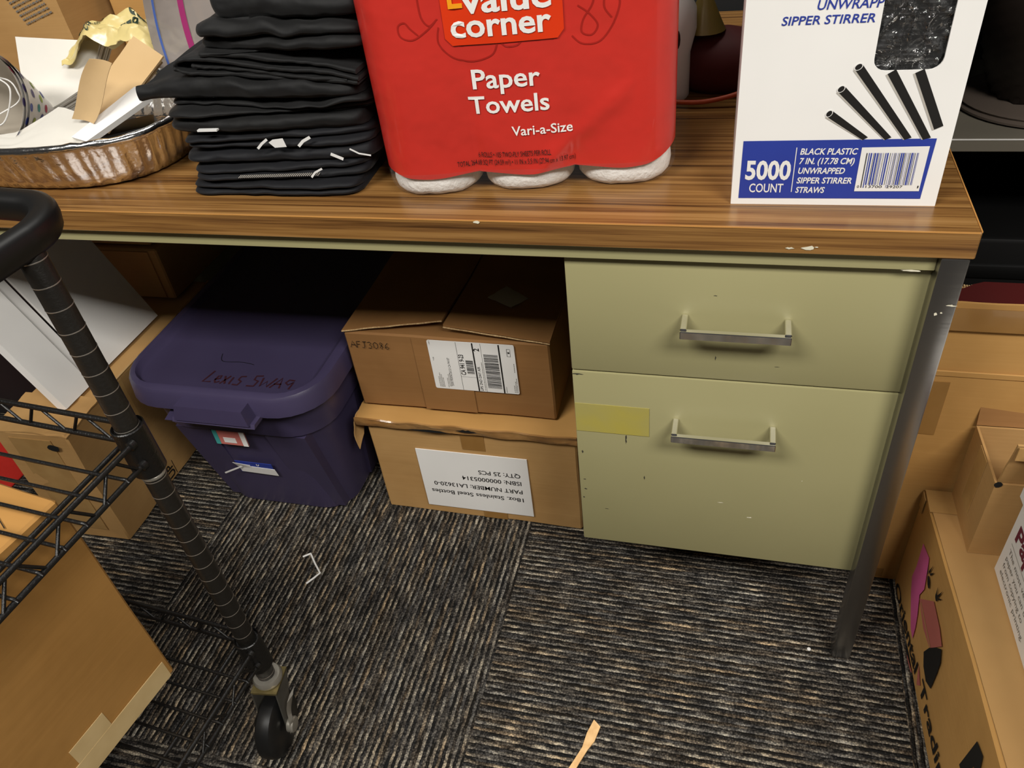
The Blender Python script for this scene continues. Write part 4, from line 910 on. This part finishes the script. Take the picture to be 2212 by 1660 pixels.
# ------------------------------------------------------------------ boxes at the back of the desk, left
bb1 = box_root('cardboard_box', 'tan cardboard box with small grey print behind the napkins, left end of desk', 'box', -1.2525, 0.35, H, R(-2))
mb = gridbox((-0.36, 0.0, 0.0), (0.0, 0.26, 0.30)); dents(mb, 0.0015, 2.2); mb.build('body', 'card', bb1)
mb = MB(); rnd = random.Random(5)
for k in range(7):
    x = -0.092 + k*0.003; z = 0.170 - k*0.0070
    while x < -0.034 + k*0.003:
        w_ = rnd.uniform(0.002, 0.007); mb.poly([(x, -0.0022, z + (x+0.092)*0.28), (x+w_, -0.0022, z + (x+w_+0.092)*0.28), (x+w_, -0.0022, z+0.0026 + (x+w_+0.092)*0.28), (x, -0.0022, z+0.0026 + (x+0.092)*0.28)]); x += w_+0.0014
mb.build('faded_print', 'ink_grey', bb1, None)
bb2 = box_root('cardboard_box', 'golden cardboard box behind the yellow bag, next to the printed tan box', 'box', -1.13, 0.44, H, R(3))
mb = gridbox((-0.10, 0.0, 0.0), (0.045, 0.22, 0.30)); dents(mb, 0.0015, 8.2); mb.build('body', 'card_c', bb2)
mb = MB(); mb.box((-0.02, -0.0022, 0.02), (0.045, -0.0008, 0.298)); islands(mb, 'tape_strip', 'tape', bb2, None)
bb3 = box_root('cardboard_box', 'pale tan box with an orange mark, behind the clear zip bag', 'box', -1.055, 0.40, H, R(2))
mb = gridbox((0.0, 0.0, 0.0), (0.18, 0.20, 0.28)); dents(mb, 0.001, 4.2); mb.build('body', 'card', bb3)
mb = MB(); mb.poly([(0.012 + 0.014*math.cos(a)+0.012, -0.002, 0.172 + 0.012*math.sin(a)) for a in [k*math.pi/8 for k in range(16)]], 0); mb.text('C', (0.018, -0.002, 0.142), UX, UZ, 0.010, 0.012, 1); mb.stroke([(0.10, 0.20), (0.105, 0.12)], (0, -0.002, 0), UX, UZ, 0.0015, 1); mb.build('printed_mark', ['orange', 'ink_grey'], bb3, None)

# ------------------------------------------------------------------ dark things between towels and straw box
sbp = thing('spray_bottle', 'white plastic bottle with dark print, half hidden behind the paper towels', 'bottle', (-0.325, 0.36, H))
mb = MB(); mb.lathe([(0.024, 0.0), (0.027, 0.004), (0.027, 0.06), (0.034, 0.09), (0.033, 0.115), (0.022, 0.135), (0.014, 0.145), (0.014, 0.16)], (0, 0, 0), 0, 28); mb.build('bottle_body', 'white', sbp, 50)
mb = MB(); mb.lathe([(0.016, 0.16), (0.016, 0.185), (0.012, 0.19)], (0, 0, 0), 0, 20); mb.box((-0.012, -0.045, 0.185), (0.012, 0.03, 0.205), 0, 0.004); mb.build('spray_head', 'black', sbp, 40)
mb = MB(); mb.poly([(0.012 + 0.004*math.cos(a), -0.0330, 0.085 + 0.012*math.sin(a)) for a in [k*math.pi/6 for k in range(12)]]); mb.build('printed_mark', 'ink', sbp, None)
mb = MB(); mb.lathe([(0.028, 0.0), (0.022, 0.012), (0.004, 0.052), (0.001, 0.055)], (0, 0, 0), 0, 20); o = mb.build('yellow_cone', 'yellow_cone', None, 40, (-0.283, 0.39, 0.8155)); tag(o, 'small yellow plastic cone on the red cloth bundle behind the towels', 'cone')
mb = MB()
rings = []
for k in range(9):
    t = k/8; z = 0.0785*t; s_ = math.sqrt(max(0.02, 1-(2*t-0.85)**2*0.75))
    rings.append([Vector((0.075*s_*math.cos(a)*(1+0.15*N3(math.cos(a)*2, math.sin(a)*2, t*3)), 0.05*s_*math.sin(a), z)) for a in [2*math.pi*j/28 for j in range(28)]])
mb.loft(rings); o = mb.build('red_cloth_bundle', 'red_fab', None, 60, (-0.255, 0.40, H)); tag(o, 'red cloth bundle with its colour darkened for the shadow between towels and straw carton', 'cloth')
mb = MB(); mb.tube(smoothpath([(-0.10, 0.02, 0.0), (-0.04, -0.005, 0.004), (0.0, -0.005, 0.006), (0.045, 0.0, 0.018), (0.09, 0.005, 0.045), (0.14, 0.02, 0.05)], 8), 0.0032, 0, 8); o = mb.build('orange_cord', 'orange_cord', None, 60, (-0.265, 0.325, H+0.0035)); tag(o, 'orange cord looping in front of the red cloth bundle', 'cord')

# ------------------------------------------------------------------ right side: shelf, black things
cb_ = thing('dark_backdrop', 'added black cabinet standing behind the desk, in shadow', 'backdrop', (-0.45, 0.80, 0))  # added matte black block, keeps the background behind the desk dark
mb = MB(); mb.box((-0.62, 0, 0), (0.46, 0.45, 1.75), 0, 0.004); mb.build('body', 'blackflat', cb_)
for x0, x1 in ((-0.61, -0.082), (-0.078, 0.45)):
    mb = MB(); mb.box((x0, -0.018, 0.03), (x1, -0.001, 1.72), 0, 0.002); dd = mb.build('backdrop_door', 'blackflat', cb_)
sh = thing('shelf_unit', 'dark shelving unit with a grey shelf, right of the desk', 'shelf', (0.03, 0.45, 0))
mb = MB(); mb.box((0.0, 0.0, 0.6185), (0.95, 0.33, 0.638), 0, 0.001); mb.build('shelf_board', 'greyshelf', sh)
mb = MB(); mb.box((0.0, -0.0008, 0.6362), (0.95, 0.0, 0.6376)); mb.build('shelf_edge', 'white', sh, None)
mb = MB(); mb.box((0.0, 0.33, 0.0), (0.95, 0.34, 1.75)); mb.box((0.95, 0, 0.0), (0.97, 0.34, 1.75)); mb.build('back_panel', 'blackflat', sh, None)
mb = MB(); mb.box((-0.018, 0.0, 0.0), (0.0, 0.34, 1.75)); mb.build('side_panel', 'blackflat', sh, None)
mb = MB(); mb.box((0.0, 0.0, 1.05), (0.95, 0.33, 1.07)); mb.build('upper_shelf', 'blackflat', sh, None)
uw = thing('round_basket', 'black woven round basket on a dark round base, on the grey shelf', 'basket', (0.198, 0.585, 0.638))
mb = MB(); mb.lathe([(0.105, 0.0), (0.112, 0.003), (0.112, 0.006), (0.106, 0.009), (0.108, 0.012), (0.100, 0.016), (0.0005, 0.018)], (0, 0, 0), 0, 48); mb.build('base_plate', mat('brown_grey_base', '5A5048', 0.3), uw, 30)
mb = MB(); rings = []
for k in range(26):
    t = k/25; rad = 0.066 + 0.040*math.sin(t*2.4); rings.append([Vector(((rad + 0.003*math.sin(j*math.pi/2 + (k % 2)*math.pi))*math.cos(2*math.pi*j/64), (rad + 0.003*math.sin(j*math.pi/2 + (k % 2)*math.pi))*math.sin(2*math.pi*j/64), 0.018 + 0.24*t)) for j in range(64)])
mb.loft(rings); mb.build('woven_side', mat('dark_brown_weave', '1E1611', 0.5), uw, 50)
cs = thing('storage_case', 'black plastic case under the grey shelf, behind the open box', 'case', (0.06, 0.47, 0.0))
mb = MB(); mb.box((0.0, 0.0, 0.0), (0.50, 0.28, 0.47), 0, 0.008, 2); mb.build('case_body', 'black', cs)
mb = MB(); mb.box((-0.003, -0.004, 0.40), (0.503, 0.284, 0.425), 0, 0.003, 2); mb.build('case_rim', 'black', cs)

# tall open box behind
OB = box_root('cardboard_box', 'large open cardboard box standing right of the chrome leg', 'box', 0.012, 0.165)
wL, wD, wH = 0.42, 0.215, 0.439
mb = MB(); mb.box((0, 0, 0), (wL, 0.004, wH)); mb.box((0, wD-0.004, 0), (wL, wD, wH)); mb.box((0, 0.004, 0), (0.004, wD-0.004, wH)); mb.box((wL-0.004, 0.004, 0), (wL, wD-0.004, wH)); mb.box((0.004, 0.004, 0), (wL-0.004, wD-0.004, 0.004)); mb.build('body', 'card_c', OB, None)
mb = MB(); sheet(lambda u, v: Vector((0.0 + wL*u, 0.0035 + 0.004*v + 0.0015*N3(u*8, v*3, 0), wH + 0.001 + 0.105*v + 0.0015*N3(u*14, 2, 0)*v)), 20, 5, 0.0035, 0, mb); mb.build('flap', 'card_c', OB, 40)
mb = MB(); mb.box((0.0005, -0.0016, wH-0.004), (wL, 0.001, wH+0.005), 0, 0.0008); mb.build('fold_crease', 'card_c', OB, None)
mb = MB()
for k in range(120):
    xx = wL*k/120; mb.box((xx, wD-0.0045, wH-0.0005), (xx+wL/200, wD+0.0005, wH+0.0022 + 0.0006*math.sin(k*2.2)))
mb.build('corrugated_edge', 'card_edge', OB, None)
mb = MB(); mb.box((0.02, -0.0012, wH+0.070), (wL-0.002, -0.0002, wH+0.1035)); mb.box((0.0, -0.0012, 0.005), (0.045, -0.0002, 0.025)); mb.box((0.0, -0.0012, 0.33), (0.055, -0.0002, 0.425)); islands(mb, 'tape_strip', 'tape', OB, None)
mb = MB()
rings = []
for k in range(7):
    t = k/6; s_ = math.sqrt(max(0.5, 1-t**6)); rings.append([Vector((0.19*s_*math.copysign(abs(math.cos(a))**0.6, math.cos(a)), 0.070*s_*math.copysign(abs(math.sin(a))**0.6, math.sin(a)), 0.462*t + 0.012*N3(math.cos(a)*2, math.sin(a)*2, t*2)*t)) for a in [2*math.pi*j/32 for j in range(32)]])
mb.loft(rings); o = mb.build('red_bag', 'bag_red', None, 60, (0.222, 0.298, 0.0045)); tag(o, 'dark red cloth bag inside the large open cardboard box', 'bag')

# large printed carton, right edge
ORI = box_root('cardboard_box', 'long brown carton with pink bird face and black lettering, lying at the right edge', 'box', 0.0776, 0.162, 0.0, 0.0)
mb = gridbox((0.0, -0.62, 0.0), (0.46, 0.0, 0.2195)); 
for q_ in mb.bm.verts: q_.co.x += -q_.co.y*(0.036 + 0.11*q_.co.z)*(1 if q_.co.x < 0.2 else 0)
dents(mb, 0.0015, 6.1); mb.build('body', 'card_c', ORI)
mb = MB(); sheet(lambda u, v: Vector((0.002 + 0.45*u + 0.022*(v), -0.615 + 0.613*v - 0.02*(1-v)*0 , 0.222 + 0.001*N3(u*8, v*12, 1))) - Vector((0.0, 0, 0)) + Vector((0.040*(1-v) - 0.022*v, 0, 0)), 14, 20, 0.002, 0, mb); mb.build('flap', 'card', ORI, 40)
mb = MB(); mb.box((0.0005, -0.045, 0.2225), (0.05, -0.002, 0.2238)); mb.box((-0.0016, -0.02, 0.19), (-0.0006, -0.002, 0.22)); islands(mb, 'tape_strip', 'tape_clear', ORI, None)
def FX(y): return 0.0776 - 0.036*(y-0.162)
def fo(y, z, e_=0.0022): return Vector((-(0.036 + 0.11*z)*(y-0.162) - e_, y-0.162, z))
fnt = lambda e_: (lambda p: fo(p.y, p.z, e_))
for wd__, y0, z0, y1, z1, h_ in (('Oriental', 0.1428, 0.0030, -0.0199, 0.0190, 0.024), ('Trading', -0.0440, 0.0270, -0.2100, 0.0330, 0.024)):
    dv_ = Vector((0, y1-y0, z1-z0)); dn = dv_.normalized(); mb = MB(); mb.text(wd__, (0, y0, z0), dn, Vector((0, dn.z, -dn.y)), dv_.length, h_, 0, 0.018, 0, fnt(0.0026)); mb.build('printed_word', 'ink', ORI, None)
mb = MB(); mb.poly([fo(y, z, 0.0026) for y, z in ((-0.195, 0.112), (-0.1985, 0.180), (-0.2189, 0.185), (-0.235, 0.150), (-0.250, 0.185), (-0.275, 0.180), (-0.270, 0.110), (-0.255, 0.110), (-0.250, 0.155), (-0.236, 0.120), (-0.216, 0.155), (-0.211, 0.112))]); mb.build('printed_letter', 'ink', ORI, None)
PK = [(0.1023, 0.1704), (0.0698, 0.1777), (0.0646, 0.1675), (0.0496, 0.1316), (0.0569, 0.108), (0.04, 0.0816), (0.0312, 0.0618), (0.0269, 0.0395), (0.0445, 0.0415), (0.0862, 0.0762), (0.1, 0.0943), (0.0979, 0.1241)]
for nm, mm, pl in (('pink_crest', 'pink', PK), ('pink_stroke', 'pink2', [(0.0338, -0.004), (0.0195, 0.003), (-0.0116, 0.0090), (-0.0046, 0.0025)]), ('pink_stroke', 'pink2', [(-0.0186, 0.0442), (-0.0456, 0.0332), (-0.0355, 0.018)]),
                   ('rose_cheek', 'pink2', [(0.0528, 0.1046), (0.012, 0.1559), (-0.0287, 0.1529), (-0.0519, 0.1451), (-0.0268, 0.1006), (0.0108, 0.0928)]),
                   ('beak', 'ink', [(-0.0178, 0.0766), (-0.0265, 0.1009), (-0.0415, 0.1259), (-0.0546, 0.1428), (-0.0664, 0.1284), (-0.0699, 0.1067), (-0.0725, 0.0724), (-0.0541, 0.0605), (-0.0331, 0.0636)])):
    mb = MB(); mb.poly([fo(y, z, 0.0024 if nm != 'beak' else 0.003) for y, z in pl]); mb.build(nm, mm, ORI, None)
mb = MB(); mb.poly([fo(y, z, 0.0029) for y, z in ((0.0435, 0.1075), (-0.0281, 0.1035), (-0.0281, 0.1060), (0.0435, 0.1100))]); mb.build('cheek_line', 'card', ORI, None)
E3 = 0.0032
for cy, cz, ry, rz_ in ((0.0444, 0.156, 0.0095, 0.0055), (0.0085, 0.1700, 0.0055, 0.0050)):
    mb = MB(); mb.poly([fo(cy + ry*math.cos(t)*0.85 - rz_*math.sin(t)*0.5, cz + ry*math.cos(t)*0.5 + rz_*math.sin(t)*0.85, E3) for t in [k*math.pi/8 for k in range(16)]]); mb.build('eye', 'ink', ORI, None)
for y0, z0, y1, z1 in ((0.0558, 0.160, 0.062, 0.1735), (0.0530, 0.166, 0.049, 0.1878), (0.048, 0.168, 0.0389, 0.1846), (0.0114, 0.1717, 0.0156, 0.1850), (0.006, 0.175, -0.0002, 0.1962), (0.003, 0.174, -0.006, 0.186)):
    mb = MB(); mb.poly([fo(y0-0.0022, z0, E3), fo(y0+0.0022, z0, E3), fo(y1, z1, E3)]); mb.build('eyelash', 'ink', ORI, None)

# small open box on it
SB = box_root('cardboard_box', 'small open cardboard box sitting on the long printed carton', 'box', 0.1155, 0.05, 0.2225, R(1.5))
mb = MB(); sw, sd_, sh_ = 0.26, 0.108, 0.136; t_ = 0.003
mb.box((0, 0, 0), (sw, t_, sh_)); mb.box((0, sd_-t_, 0), (sw, sd_, sh_)); mb.box((0, t_, 0), (t_, sd_-t_, sh_)); mb.box((sw-t_, t_, 0), (sw, sd_-t_, sh_)); mb.box((t_, t_, 0), (sw-t_, sd_-t_, t_)); mb.build('body', 'card', SB, None)
mb = MB(); sheet(lambda u, v: Vector((0.003 + sw*u, 0.002 - 0.012*v + 0.002*N3(u*5, v*4, 0), sh_ + 0.001 + 0.075*v + 0.002*N3(u*16, 0, v))), 16, 5, 0.003, 0, mb); mb.build('front_flap', 'card', SB, 40)
mb = MB(); sheet(lambda u, v: Vector((0.0 + sw*u, sd_ + 0.012*v, sh_ + 0.001 + 0.045*v)), 12, 4, 0.003, 0, mb); mb.build('back_flap', 'card_b', SB, 40)
mb = MB(); mb.box((-0.0012, 0.040, 0.035), (-0.0003, 0.072, 0.134)); mb.box((0.004, -0.0135, sh_+0.055), (0.10, -0.0115, sh_+0.075)); islands(mb, 'tape_strip', 'tape_clear', SB, None)
mb = MB(); mb.poly([(0.003 + 0.005*math.cos(a), -0.0012, sh_ + 0.005*math.sin(a)*(1+0.3*N3(a, 2, 0))) for a in [k*math.pi/5 for k in range(10)]]); mb.build('corner_hole_shade', 'blackflat', SB, None)  # black patch on the wall, painted shade of the open corner

# copy paper carton
PC = box_root('paper_carton', 'white copy-paper carton with burgundy print and lid, at the right edge', 'carton', 0.1438, 0.0288, 0.2225, R(1.5))
mb = MB(); mb.box((0.0, -0.44, 0.0), (0.30, 0.0, 0.21), 0, 0.002); mb.build('body', 'white', PC)
mb = MB(); mb.box((-0.005, -0.445, 0.135), (0.305, 0.005, 0.222), 0, 0.002); ld = mb.build('lid', 'white', PC)
mb = MB(); mb.poly([(-0.0055, -0.012, 0.146), (-0.0055, -0.012, 0.215), (-0.0055, -0.30, 0.215), (-0.0055, -0.30, 0.146)]); mb.build('burgundy_panel', 'mag_ink', ld, None)
mb = MB(); e = -0.0006
mb.text('Paper', (e, -0.018, 0.082), -UY, UZ, 0.095, 0.026, 0, 0.03); mb.build('burgundy_title', 'mag_ink', PC, None)
mb = MB(); mb.poly([(e, -0.016, 0.0700), (e, -0.30, 0.0700), (e, -0.30, 0.0708), (e, -0.016, 0.0708)])
for k, (s, w_) in enumerate((('The most versatile', 0.105), ('paper you can use', 0.100), ('from copying to', 0.088), ('electronic printing.', 0.105))): mb.text(s, (e, -0.018, 0.0555 - k*0.0135), -UY, UZ, w_, 0.0082, 0)
mb.build('printed_text', 'ink_grey', PC, None)

# ------------------------------------------------------------------ wire cart
CA = R(-4.8); QX, QY = -0.8290, -0.2560
cart = thing('utility_cart', 'black wire shelving cart on casters in the left foreground', 'cart', (QX, QY, 0), CA)
LA, LB = 0.86, 0.46                                     # local -x and -y extents
posts = [(0, 0), (-LA, 0), (0, -LB), (-LA, -LB)]
for pxy in posts:
    mb = MB(); mb.lathe([(0.0118, 0.135), (0.0127, 0.137), (0.0127, 0.832), (0.0118, 0.834)], (pxy[0], pxy[1], 0), 0, 24); po = mb.build('post', 'post', cart, 50)
    mb = MB()
    for k in range(28):
        z = 0.8290 - 0.0254*k
        if 0.565 < z < 0.618 or 0.165 < z < 0.232: continue
        mb.lathe([(0.0129, z-0.0006), (0.01315, z), (0.0129, z+0.0006)], (pxy[0], pxy[1], 0), 0, 24, cap=(False, False))
    islands(mb, 'groove_ring', 'postring', po, 60)
def shelf(zl, zu):
    mb = MB(); r1 = 0.0032
    o_ = 0.0095
    c4 = [(-0.015, 0.0125), (-LA+0.015, 0.0125), (-LA-0.0125, -0.015), (-LA-0.0125, -LB+0.015), (-LA+0.015, -LB-0.0125), (-0.015, -LB-0.0125), (0.0125, -LB+0.015), (0.0125, -0.015)]
    for z in (zl, zu):
        for i in (0, 2, 4, 6): a, c_ = c4[i], c4[i+1]; mb.tube([(a[0], a[1], z), (c_[0], c_[1], z)], r1, 0, 10)
    base = mb.build('wire_shelf', 'wire', cart, 60)
    mb = MB()                                           # zigzag truss
    def zig(a, c_, step):
        a = Vector(a); c_ = Vector(c_); L = (c_-a).length; n_ = max(2, int(L/step)); pts = []
        for k in range(n_+1): pts.append((a + (c_-a)*k/n_)[:2] + ((zl if k % 2 else zu),))
        P = []
        for i, p in enumerate(pts):
            p = Vector(p); d = (c_-a).normalized()*0.006; d = Vector((d.x, d.y, 0))
            P += [p-d if i else p, p+d]
        mb.tube(P, 0.0019, 0, 8)
    for i in (0, 2, 4, 6): zig((*c4[i], 0), (*c4[i+1], 0), 0.032)
    mb.build('truss_wire', 'wire', base, 60)
    mb = MB(); k = 0; y = -0.0400
    while y > -LB+0.02:
        mb.tube([(0.0145, y, zl), (0.0120, y, zl+0.0035), (0.006, y, zl+0.0030), (-LA-0.006, y, zl+0.0030)], 0.0022, 0, 8); y -= 0.0305
    mb.build('deck_wires', 'wire', base, 60)
    mb = MB()
    for x in (-0.036, -0.25, -0.46, -0.67, -LA+0.04): mb.tube([(x, 0.010, zl-0.001), (x, -LB-0.010, zl-0.001)], 0.0029, 0, 8)
    islands(mb, 'support_rods', 'wire', base, 60)
    for pxy in posts:
        mb = MB(); mb.lathe([(0.0130, zl-0.022), (0.0180, zl-0.021), (0.0175, zu+0.012), (0.0162, zu+0.013), (0.0150, zu+0.008)], (pxy[0], pxy[1], 0), 0, 28)
        sx = -1 if pxy[0] == 0 else 1; sy = -1 if pxy[1] == 0 else 1
        for zz in (zl, zu): mb.lathe([(0.001, -0.006), (0.0055, -0.003), (0.0055, 0.003), (0.001, 0.006)], (pxy[0] + (0.0125 if sx < 0 else -0.0125), pxy[1] + sy*0.0145, zz), 0, 10, 'y')
        mb.build('corner_collar', 'wire', base, 50)
shelf(0.5830, 0.6130); shelf(0.1850, 0.2150)
for pxy in posts:
    mb = MB(); mb.lathe([(0.0131, 0.5525), (0.0136, 0.553), (0.0136, 0.5565), (0.0131, 0.557)], (pxy[0], pxy[1], 0), 0, 28); mb.build('clip_band', 'galv', cart, 50)
# caster
for ci, pxy in enumerate(posts):
    mb = MB(); mb.lathe([(0.011, 0.122), (0.020, 0.124), (0.0215, 0.130), (0.019, 0.1355), (0.0128, 0.136)], (pxy[0], pxy[1], 0), 0, 30); cst = mb.build('caster', 'galv', cart, 50)
    ox, oy = pxy[0], pxy[1]; wd_ = Vector((0.22, -1, 0)).normalized(); sd2 = Vector((-wd_.y, wd_.x, 0))      # trail direction, axle direction
    ax = Vector((ox, oy, 0.050)) + wd_*0.030; RW = 0.0495
    def axb(mb, prof, m=0, k=30):
        rings = []
        for r_, t in prof: rings.append([ax + sd2*t + (wd_*math.cos(a) + UZ*math.sin(a))*r_ for a in [2*math.pi*j/k for j in range(k)]])
        mb.loft(rings, m)
    mb = MB(); axb(mb, [(0.012, -0.0135), (RW-0.006, -0.0135), (RW-0.001, -0.0095), (RW, -0.004), (RW, 0.004), (RW-0.001, 0.0095), (RW-0.006, 0.0135), (0.012, 0.0135)]); mb.build('wheel', 'rubber', cst, 40)
    mb = MB(); top_ = Vector((ox, oy, 0.121))
    fr = []
    for s_ in (-1, 1):
        q0 = top_ + sd2*0.0175*s_; a_ = [top_ + sd2*0.0175*s_ - wd_*0.020 + UZ*0, top_ + sd2*0.0175*s_ + wd_*0.024, ax + sd2*0.0175*s_ + wd_*0.008 - UZ*0.006, ax + sd2*0.0175*s_ - wd_*0.008 - UZ*0.006]
        mb.loft([[p for p in a_], [p + sd2*0.0022*s_ for p in a_]], 1)
    mb.loft([[top_ + sd2*sx_*0.0197 + wd_*wx_ + UZ*k for sx_, wx_ in ((-1, -0.020), (1, -0.020), (1, 0.024), (-1, 0.024))] for k in (-0.002, 0.002)])
    mb.build('fork', ['brass', 'forksteel'], cst, 30)
    mb = MB(); axb(mb, [(0.004, 0.0195), (0.0115, 0.020), (0.0120, 0.0275), (0.0105, 0.0295), (0.003, 0.030)]); axb(mb, [(0.004, -0.024), (0.006, -0.0235), (0.006, -0.019)]); islands(mb, 'axle_nut', 'galv', cst, 40)
    if pxy == (0, 0):
        mb = MB(); pth = smoothpath([ax + sd2*0.0265 - UZ*0.002 + wd_*0.004, ax + sd2*0.0265 + UZ*0.016, ax + sd2*0.028 + UZ*0.036 - wd_*0.006, ax + sd2*0.033 + UZ*0.056 - wd_*0.016], 6)
        rings = []
        for i, p in enumerate(pth):
            t = i/(len(pth)-1); hwid = 0.0115 - 0.0060*math.sin(min(1, t*1.25)*math.pi) + 0.004*max(0, t-.7)/.3
            rings.append([p + wd_*hwid*0.9 + UZ*0.002, p + sd2*0.0035, p - wd_*hwid*0.9 - UZ*0.002, p - sd2*0.0015])
        mb.loft(rings); mb.build('brake_lever', 'galv', cst, 60)
# hoop at top of the cart corner
mb = MB(); HCX = -0.065; zc = 0.8455
path = []
for p in rrect(-0.2115, -0.151, 0.2145, 0.211, 0.058, zc, 12): path.append(p)
path.append(path[0]); rings = []
nP = len(path)-1
for i in range(nP):
    d = (path[(i+1) % nP]-path[i-1]).normalized(); nrm = Vector((d.y, -d.x, 0)); sec = []
    for a in [2*math.pi*k/14 for k in range(14)]:
        c_, s_ = math.cos(a), math.sin(a); sec.append(path[i] + nrm*((0.0125 + 0.002*s_)*math.copysign(abs(c_)**0.7, c_)) + UZ*(0.0150*math.copysign(abs(s_)**0.7, s_)))
    rings.append(sec)
rings.append(rings[0]); mb.loft(rings, 0, True, (False, False)); mb.build('hoop_handle', 'black', cart, 60)

# boxes on the cart
KB = box_root('cardboard_box', 'big golden cardboard box with pale paper tape, on the cart lower shelf', 'box', -0.9085, -0.315, 0.2195, R(-9))
mb = gridbox((-0.40, -0.40, 0.0), (0.0, 0.0, 0.342)); dents(mb, 0.0012, 1.2); mb.build('body', 'card_k', KB)
mb = MB(); mb.box((0.0006, -0.40, 0.002), (0.0018, -0.008, 0.034)); mb.box((0.0007, -0.150, 0.02), (0.0016, -0.098, 0.062)); islands(mb, 'paper_tape', 'tape_paper', KB, None)
mb = MB(); e = 0.3436
mb.poly([(-0.17, -0.145, e), (-0.115, -0.145, e), (-0.115, -0.02, e), (-0.17, -0.02, e)]); mb.build('white_label', 'white', KB, None)
mb = MB()
for k in range(5): mb.poly([(-0.16+k*0.008, -0.13, e+0.0004), (-0.157+k*0.008, -0.13, e+0.0004), (-0.157+k*0.008, -0.05, e+0.0004), (-0.16+k*0.008, -0.05, e+0.0004)])
mb.build('label_print', 'ink_grey', KB, None)
mb = MB()
def seg(x0, y0, x1, y1, w_=0.001): mb.stroke([(x0, y0), (x1, y1)], (0, 0, e), UX, UY, w_)
seg(-0.11, -0.012, -0.02, -0.05); seg(-0.095, -0.014, -0.035, -0.15); seg(-0.075, -0.03, -0.02, -0.06); seg(-0.07, -0.04, -0.018, -0.07); seg(-0.07, -0.07, -0.02, -0.10)
for k in range(3): seg(-0.06+k*0.016, -0.10, -0.05+k*0.016, -0.085, 0.0014); seg(-0.06+k*0.016, -0.10, -0.05+k*0.016, -0.105, 0.0014)
mb.build('handling_marks', 'ink', KB, None)

# ------------------------------------------------------------------ litter on the floor
mb = MB(); pts = [(-0.9541, 0.0416), (-0.9423, 0.0511), (-0.925, 0.032), (-0.9052, 0.0124), (-0.912, 0.000), (-0.9208, -0.0139)]
P = [Vector((x+0.93, y-0.02, 0.0022)) for x, y in pts]
mb.tube([P[0], P[0]+(P[1]-P[0])*.9, P[1], P[1]+(P[2]-P[1])*.1, P[2], P[3], P[4], P[5]], [0.0018]*8, 0, 6); o = mb.build('twist_tie', 'white', None, 40, (-0.93, 0.02, 0.0)); tag(o, 'bent white paper twist tie lying on the carpet', 'twist tie')
mb = MB(); q = [(-0.3700, -0.168), (-0.3590, -0.177), (-0.3640, -0.200), (-0.3720, -0.215), (-0.3800, -0.235), (-0.3900, -0.262), (-0.3990, -0.258), (-0.3880, -0.232), (-0.3800, -0.212), (-0.3770, -0.190)]
mb.loft([[Vector((x+0.375, y+0.21, z)) for x, y in q] for z in (0.0005, 0.003)]); o = mb.build('cardboard_scrap', 'peach', None, None, (-0.375, -0.21, 0.0)); tag(o, 'torn peach strip of corrugated cardboard on the carpet at the bottom', 'scrap')
mb = MB(); mb.lathe([(0.0005, 0), (0.003, 0.0005), (0.0028, 0.0018), (0.0005, 0.0024)], (0, 0, 0), 0, 10); o = mb.build('paper_crumb', 'white', None, 60, (-0.0616, 0.0078, 0.0005)); tag(o, 'tiny white paper crumb on the carpet by the chrome leg', 'crumb')
